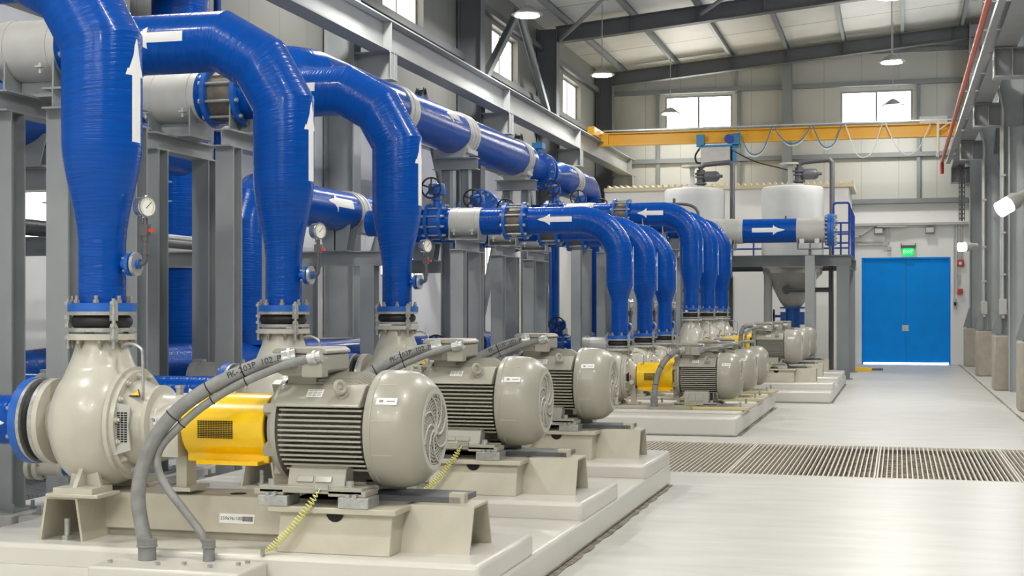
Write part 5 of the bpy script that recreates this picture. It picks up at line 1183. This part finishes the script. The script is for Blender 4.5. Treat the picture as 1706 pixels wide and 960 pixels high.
# ------------------------------------------------------------------ things on the back wall and right side
yb = YB - .01
t = thing('exit_sign', (.26, yb - .05, 3.2), 'green illuminated exit sign above the blue door', 'sign')
q = B(); q.box(.06, .47, yb - .12, yb, 3.33, 3.41); q.box(.06, .08, yb - .12, yb, 3.38, 3.47); q.box(.45, .47, yb - .12, yb, 3.38, 3.47); q.build('sign_housing', STEELD, t, smooth=0)
q = B(); q.prism([(-.15, 3.33), (-.13, 3.12), (.13, 3.12), (.15, 3.33)], (.265, yb - .08, 0), (1, 0, 0), (0, 0, 1), (0, .03, 0)); pn = q.build('sign_panel', SIGNG, t, smooth=0)
text('EXIT', .13, SIGNT, 'sign_lettering', pn, (.265, yb - .081, 3.225), (1, 0, 0), (0, 0, 1), pn['_o'])
t = thing('cable_tray', (.3, yb - .1, 3.95), 'pale cable tray along the back wall above the door', 'cable tray')
q = B(); q.box(-1.25, 1.9, yb - .2, yb - .02, 3.98, 4.05); q.box(-.6, .2, yb - .2, yb - .02, 3.93, 3.97); q.obox((-.85, yb - .1, 3.86), (.5, 0, .35), (0, 0, 1), .62, .1, .05); q.box(-1.25, -1.05, yb - .15, yb - .05, 3.66, 3.71); q.build('tray_body', COLLAR, t, smooth=0)
for x, lab in ((-.55, 'left small dark floodlight box under the tray above the door'), (.86, 'right small dark floodlight box under the tray above the door')):
    t = thing('wall_spot_box', (x, yb - .1, 3.75), lab, 'lamp'); q = B(); q.box(x - .13, x + .13, yb - .16, yb - .02, 3.74, 3.93); q.build('box_body', STEELM, t, bevel=.01); q = B(); q.box(x - .10, x + .10, yb - .17, yb - .158, 3.77, 3.90); q.build('box_glass', GALV, t)
t = thing('wall_conduit', (-.6, yb - .03, 3.3), 'thin grey conduits dropping from the tray left of the exit sign', 'conduit')
q = B()
for x in (-.36, -.27): q.box(x - .02, x + .02, yb - .05, yb, 3.5, 3.95)
q.box(-1.2, -.36, yb - .05, yb, 3.42, 3.46); q.box(-1.2, -.36, yb - .05, yb, 3.52, 3.545); q.box(-.43, -.30, yb - .07, yb, 3.40, 3.52); q.box(-.3, -.2, yb - .07, yb, 3.28, 3.38); q.build('conduit_run', COLLAR, t, smooth=0)
t = thing('wall_conduit', (1.6, yb - .03, 2), 'bundle of vertical grey conduits on the wall right of the blue door', 'conduit')
q = B()
for x, z0 in ((1.52, 1.9), (1.60, 2.0), (1.66, 2.3), (1.72, 2.95)): q.box(x - .014, x + .014, yb - .04, yb, z0, 3.955)
q.build('conduit_run', GALV, t, smooth=0)
t = thing('fire_alarm', (1.69, yb - .05, 2.8), 'small red fire alarm call point beside the door conduits', 'alarm'); q = B(); q.box(1.60, 1.78, yb - .08, yb, 2.79, 2.99); q.build('alarm_case', RED, t, bevel=.01); q = B(); q.cyl((1.69, yb - .085, 2.88), (1.69, yb - .078, 2.88), .045, seg=16); q.build('alarm_button', WHITE, t)
t = thing('fire_alarm', (1.69, yb - .05, 1.95), 'small red box low on the wall right of the blue door', 'alarm'); q = B(); q.box(1.61, 1.75, yb - .08, yb, 2.0, 2.16); q.build('alarm_case', RED, t, bevel=.01)
t = thing('door_switch', (1.55, yb - .05, 1.7), 'small grey switch box under the conduits right of the door', 'switch'); q = B(); q.box(1.50, 1.60, yb - .07, yb, 1.62, 1.86); q.build('switch_case', COLLAR, t, bevel=.008); q = B(); q.box(1.52, 1.58, yb - .075, yb - .068, 1.68, 1.78); q.build('switch_face', BLACK, t)
t = thing('air_conditioner', (.95, yb - .15, 6.85), 'long white box unit on the back wall right of the window, above the crane', 'air conditioner'); q = B(); q.box(.58, 1.34, yb - .24, yb, 6.82, 7.07); q.build('unit_case', TANKW, t, bevel=.015); q = B(); q.box(.62, 1.30, yb - .245, yb - .238, 6.84, 6.88); q.build('air_slot', STEELM, t)
t = thing('security_camera', (-4.5, yb - .2, 8.6), 'small white camera on the back wall above the left window', 'camera'); q = B(); q.box(-4.56, -4.44, yb - .25, yb - .08, 8.60, 8.70); q.build('camera_body', TANKW, t, bevel=.01); q = B(); q.box(-4.66, -4.6, yb - .06, yb, 7.95, 8.68); q.box(-4.62, -4.5, yb - .1, yb, 8.63, 8.67); q.build('camera_bracket', STEELL, t)
t = thing('yellow_chock', (-1.2, 40.2, 0), 'small yellow tool lying on the floor at the foot of the dark platform', 'tool'); q = B(); q.prism([(-.2, 0), (.2, 0), (.2, .06), (.12, .1), (-.2, .1)], (-.85, 36.9, 0), (1, 0, 0), (0, 0, 1), (0, .2, 0)); q.build('tool_body', YEL, t, bevel=.01); q = B(); q.cyl((-.65, 37.0, .05), (-.38, 37.0, .05), .03, seg=10); q.build('tool_handle', STEELD, t)
for i, Y in enumerate((22.9, 28.9, 35.1)):
    t = thing('column_conduit', (1.88, Y - .24, 1.2), ('pale vertical conduit with white box on the nearest right column', 'pale vertical conduit on the second right column', 'pale conduit with junction box above the third right base')[i], 'conduit')
    x = 1.93; y = Y - .26
    q = B(); q.tube([(x, y, 1.75), (x, y, 3), (x, y, 5.0)], .028, 10)
    q.tube(spline([(x, y, 5.0), (x, y, 5.4), (x - .12, y - .05, 5.9), (x - .15, y, 6.4)], 5), .028, 10)
    for z in (2.2, 3.0, 4.1): q.box(x - .05, x + .05, y - .035, y + .04, z, z + .04)
    q.build('conduit_tube', COLLAR, t)
    q = B(); q.box(x - .07, x + .07, y - .09, y + .03, 1.45, 1.75); q.build('junction_box', WHITE if i == 0 else COLLAR, t, bevel=.01)
    q = B(); q.box(x - .03, x + .03, y - .03, y + .03, 1.38, 1.45); q.build('cable_gland', GALV, t)
t = thing('cable_ladder', (1.75, 41.0, 3.9), 'vertical perforated cable ladder beside the far right column', 'cable ladder')
q = B()
for x in (1.60, 1.74): q.box(x - .012, x + .012, 40.6, 40.66, 4.0, 5.9)
k = 4.05
while k < 5.9: q.box(1.60, 1.74, 40.61, 40.65, k, k + .03); k += .12
q.box(1.64, 1.70, 40.62, 40.7, 4.0, 5.4); q.build('ladder_frame', STEELD, t, smooth=0)
for o in list(COL.objects):
    if '_o' in o: del o['_o']
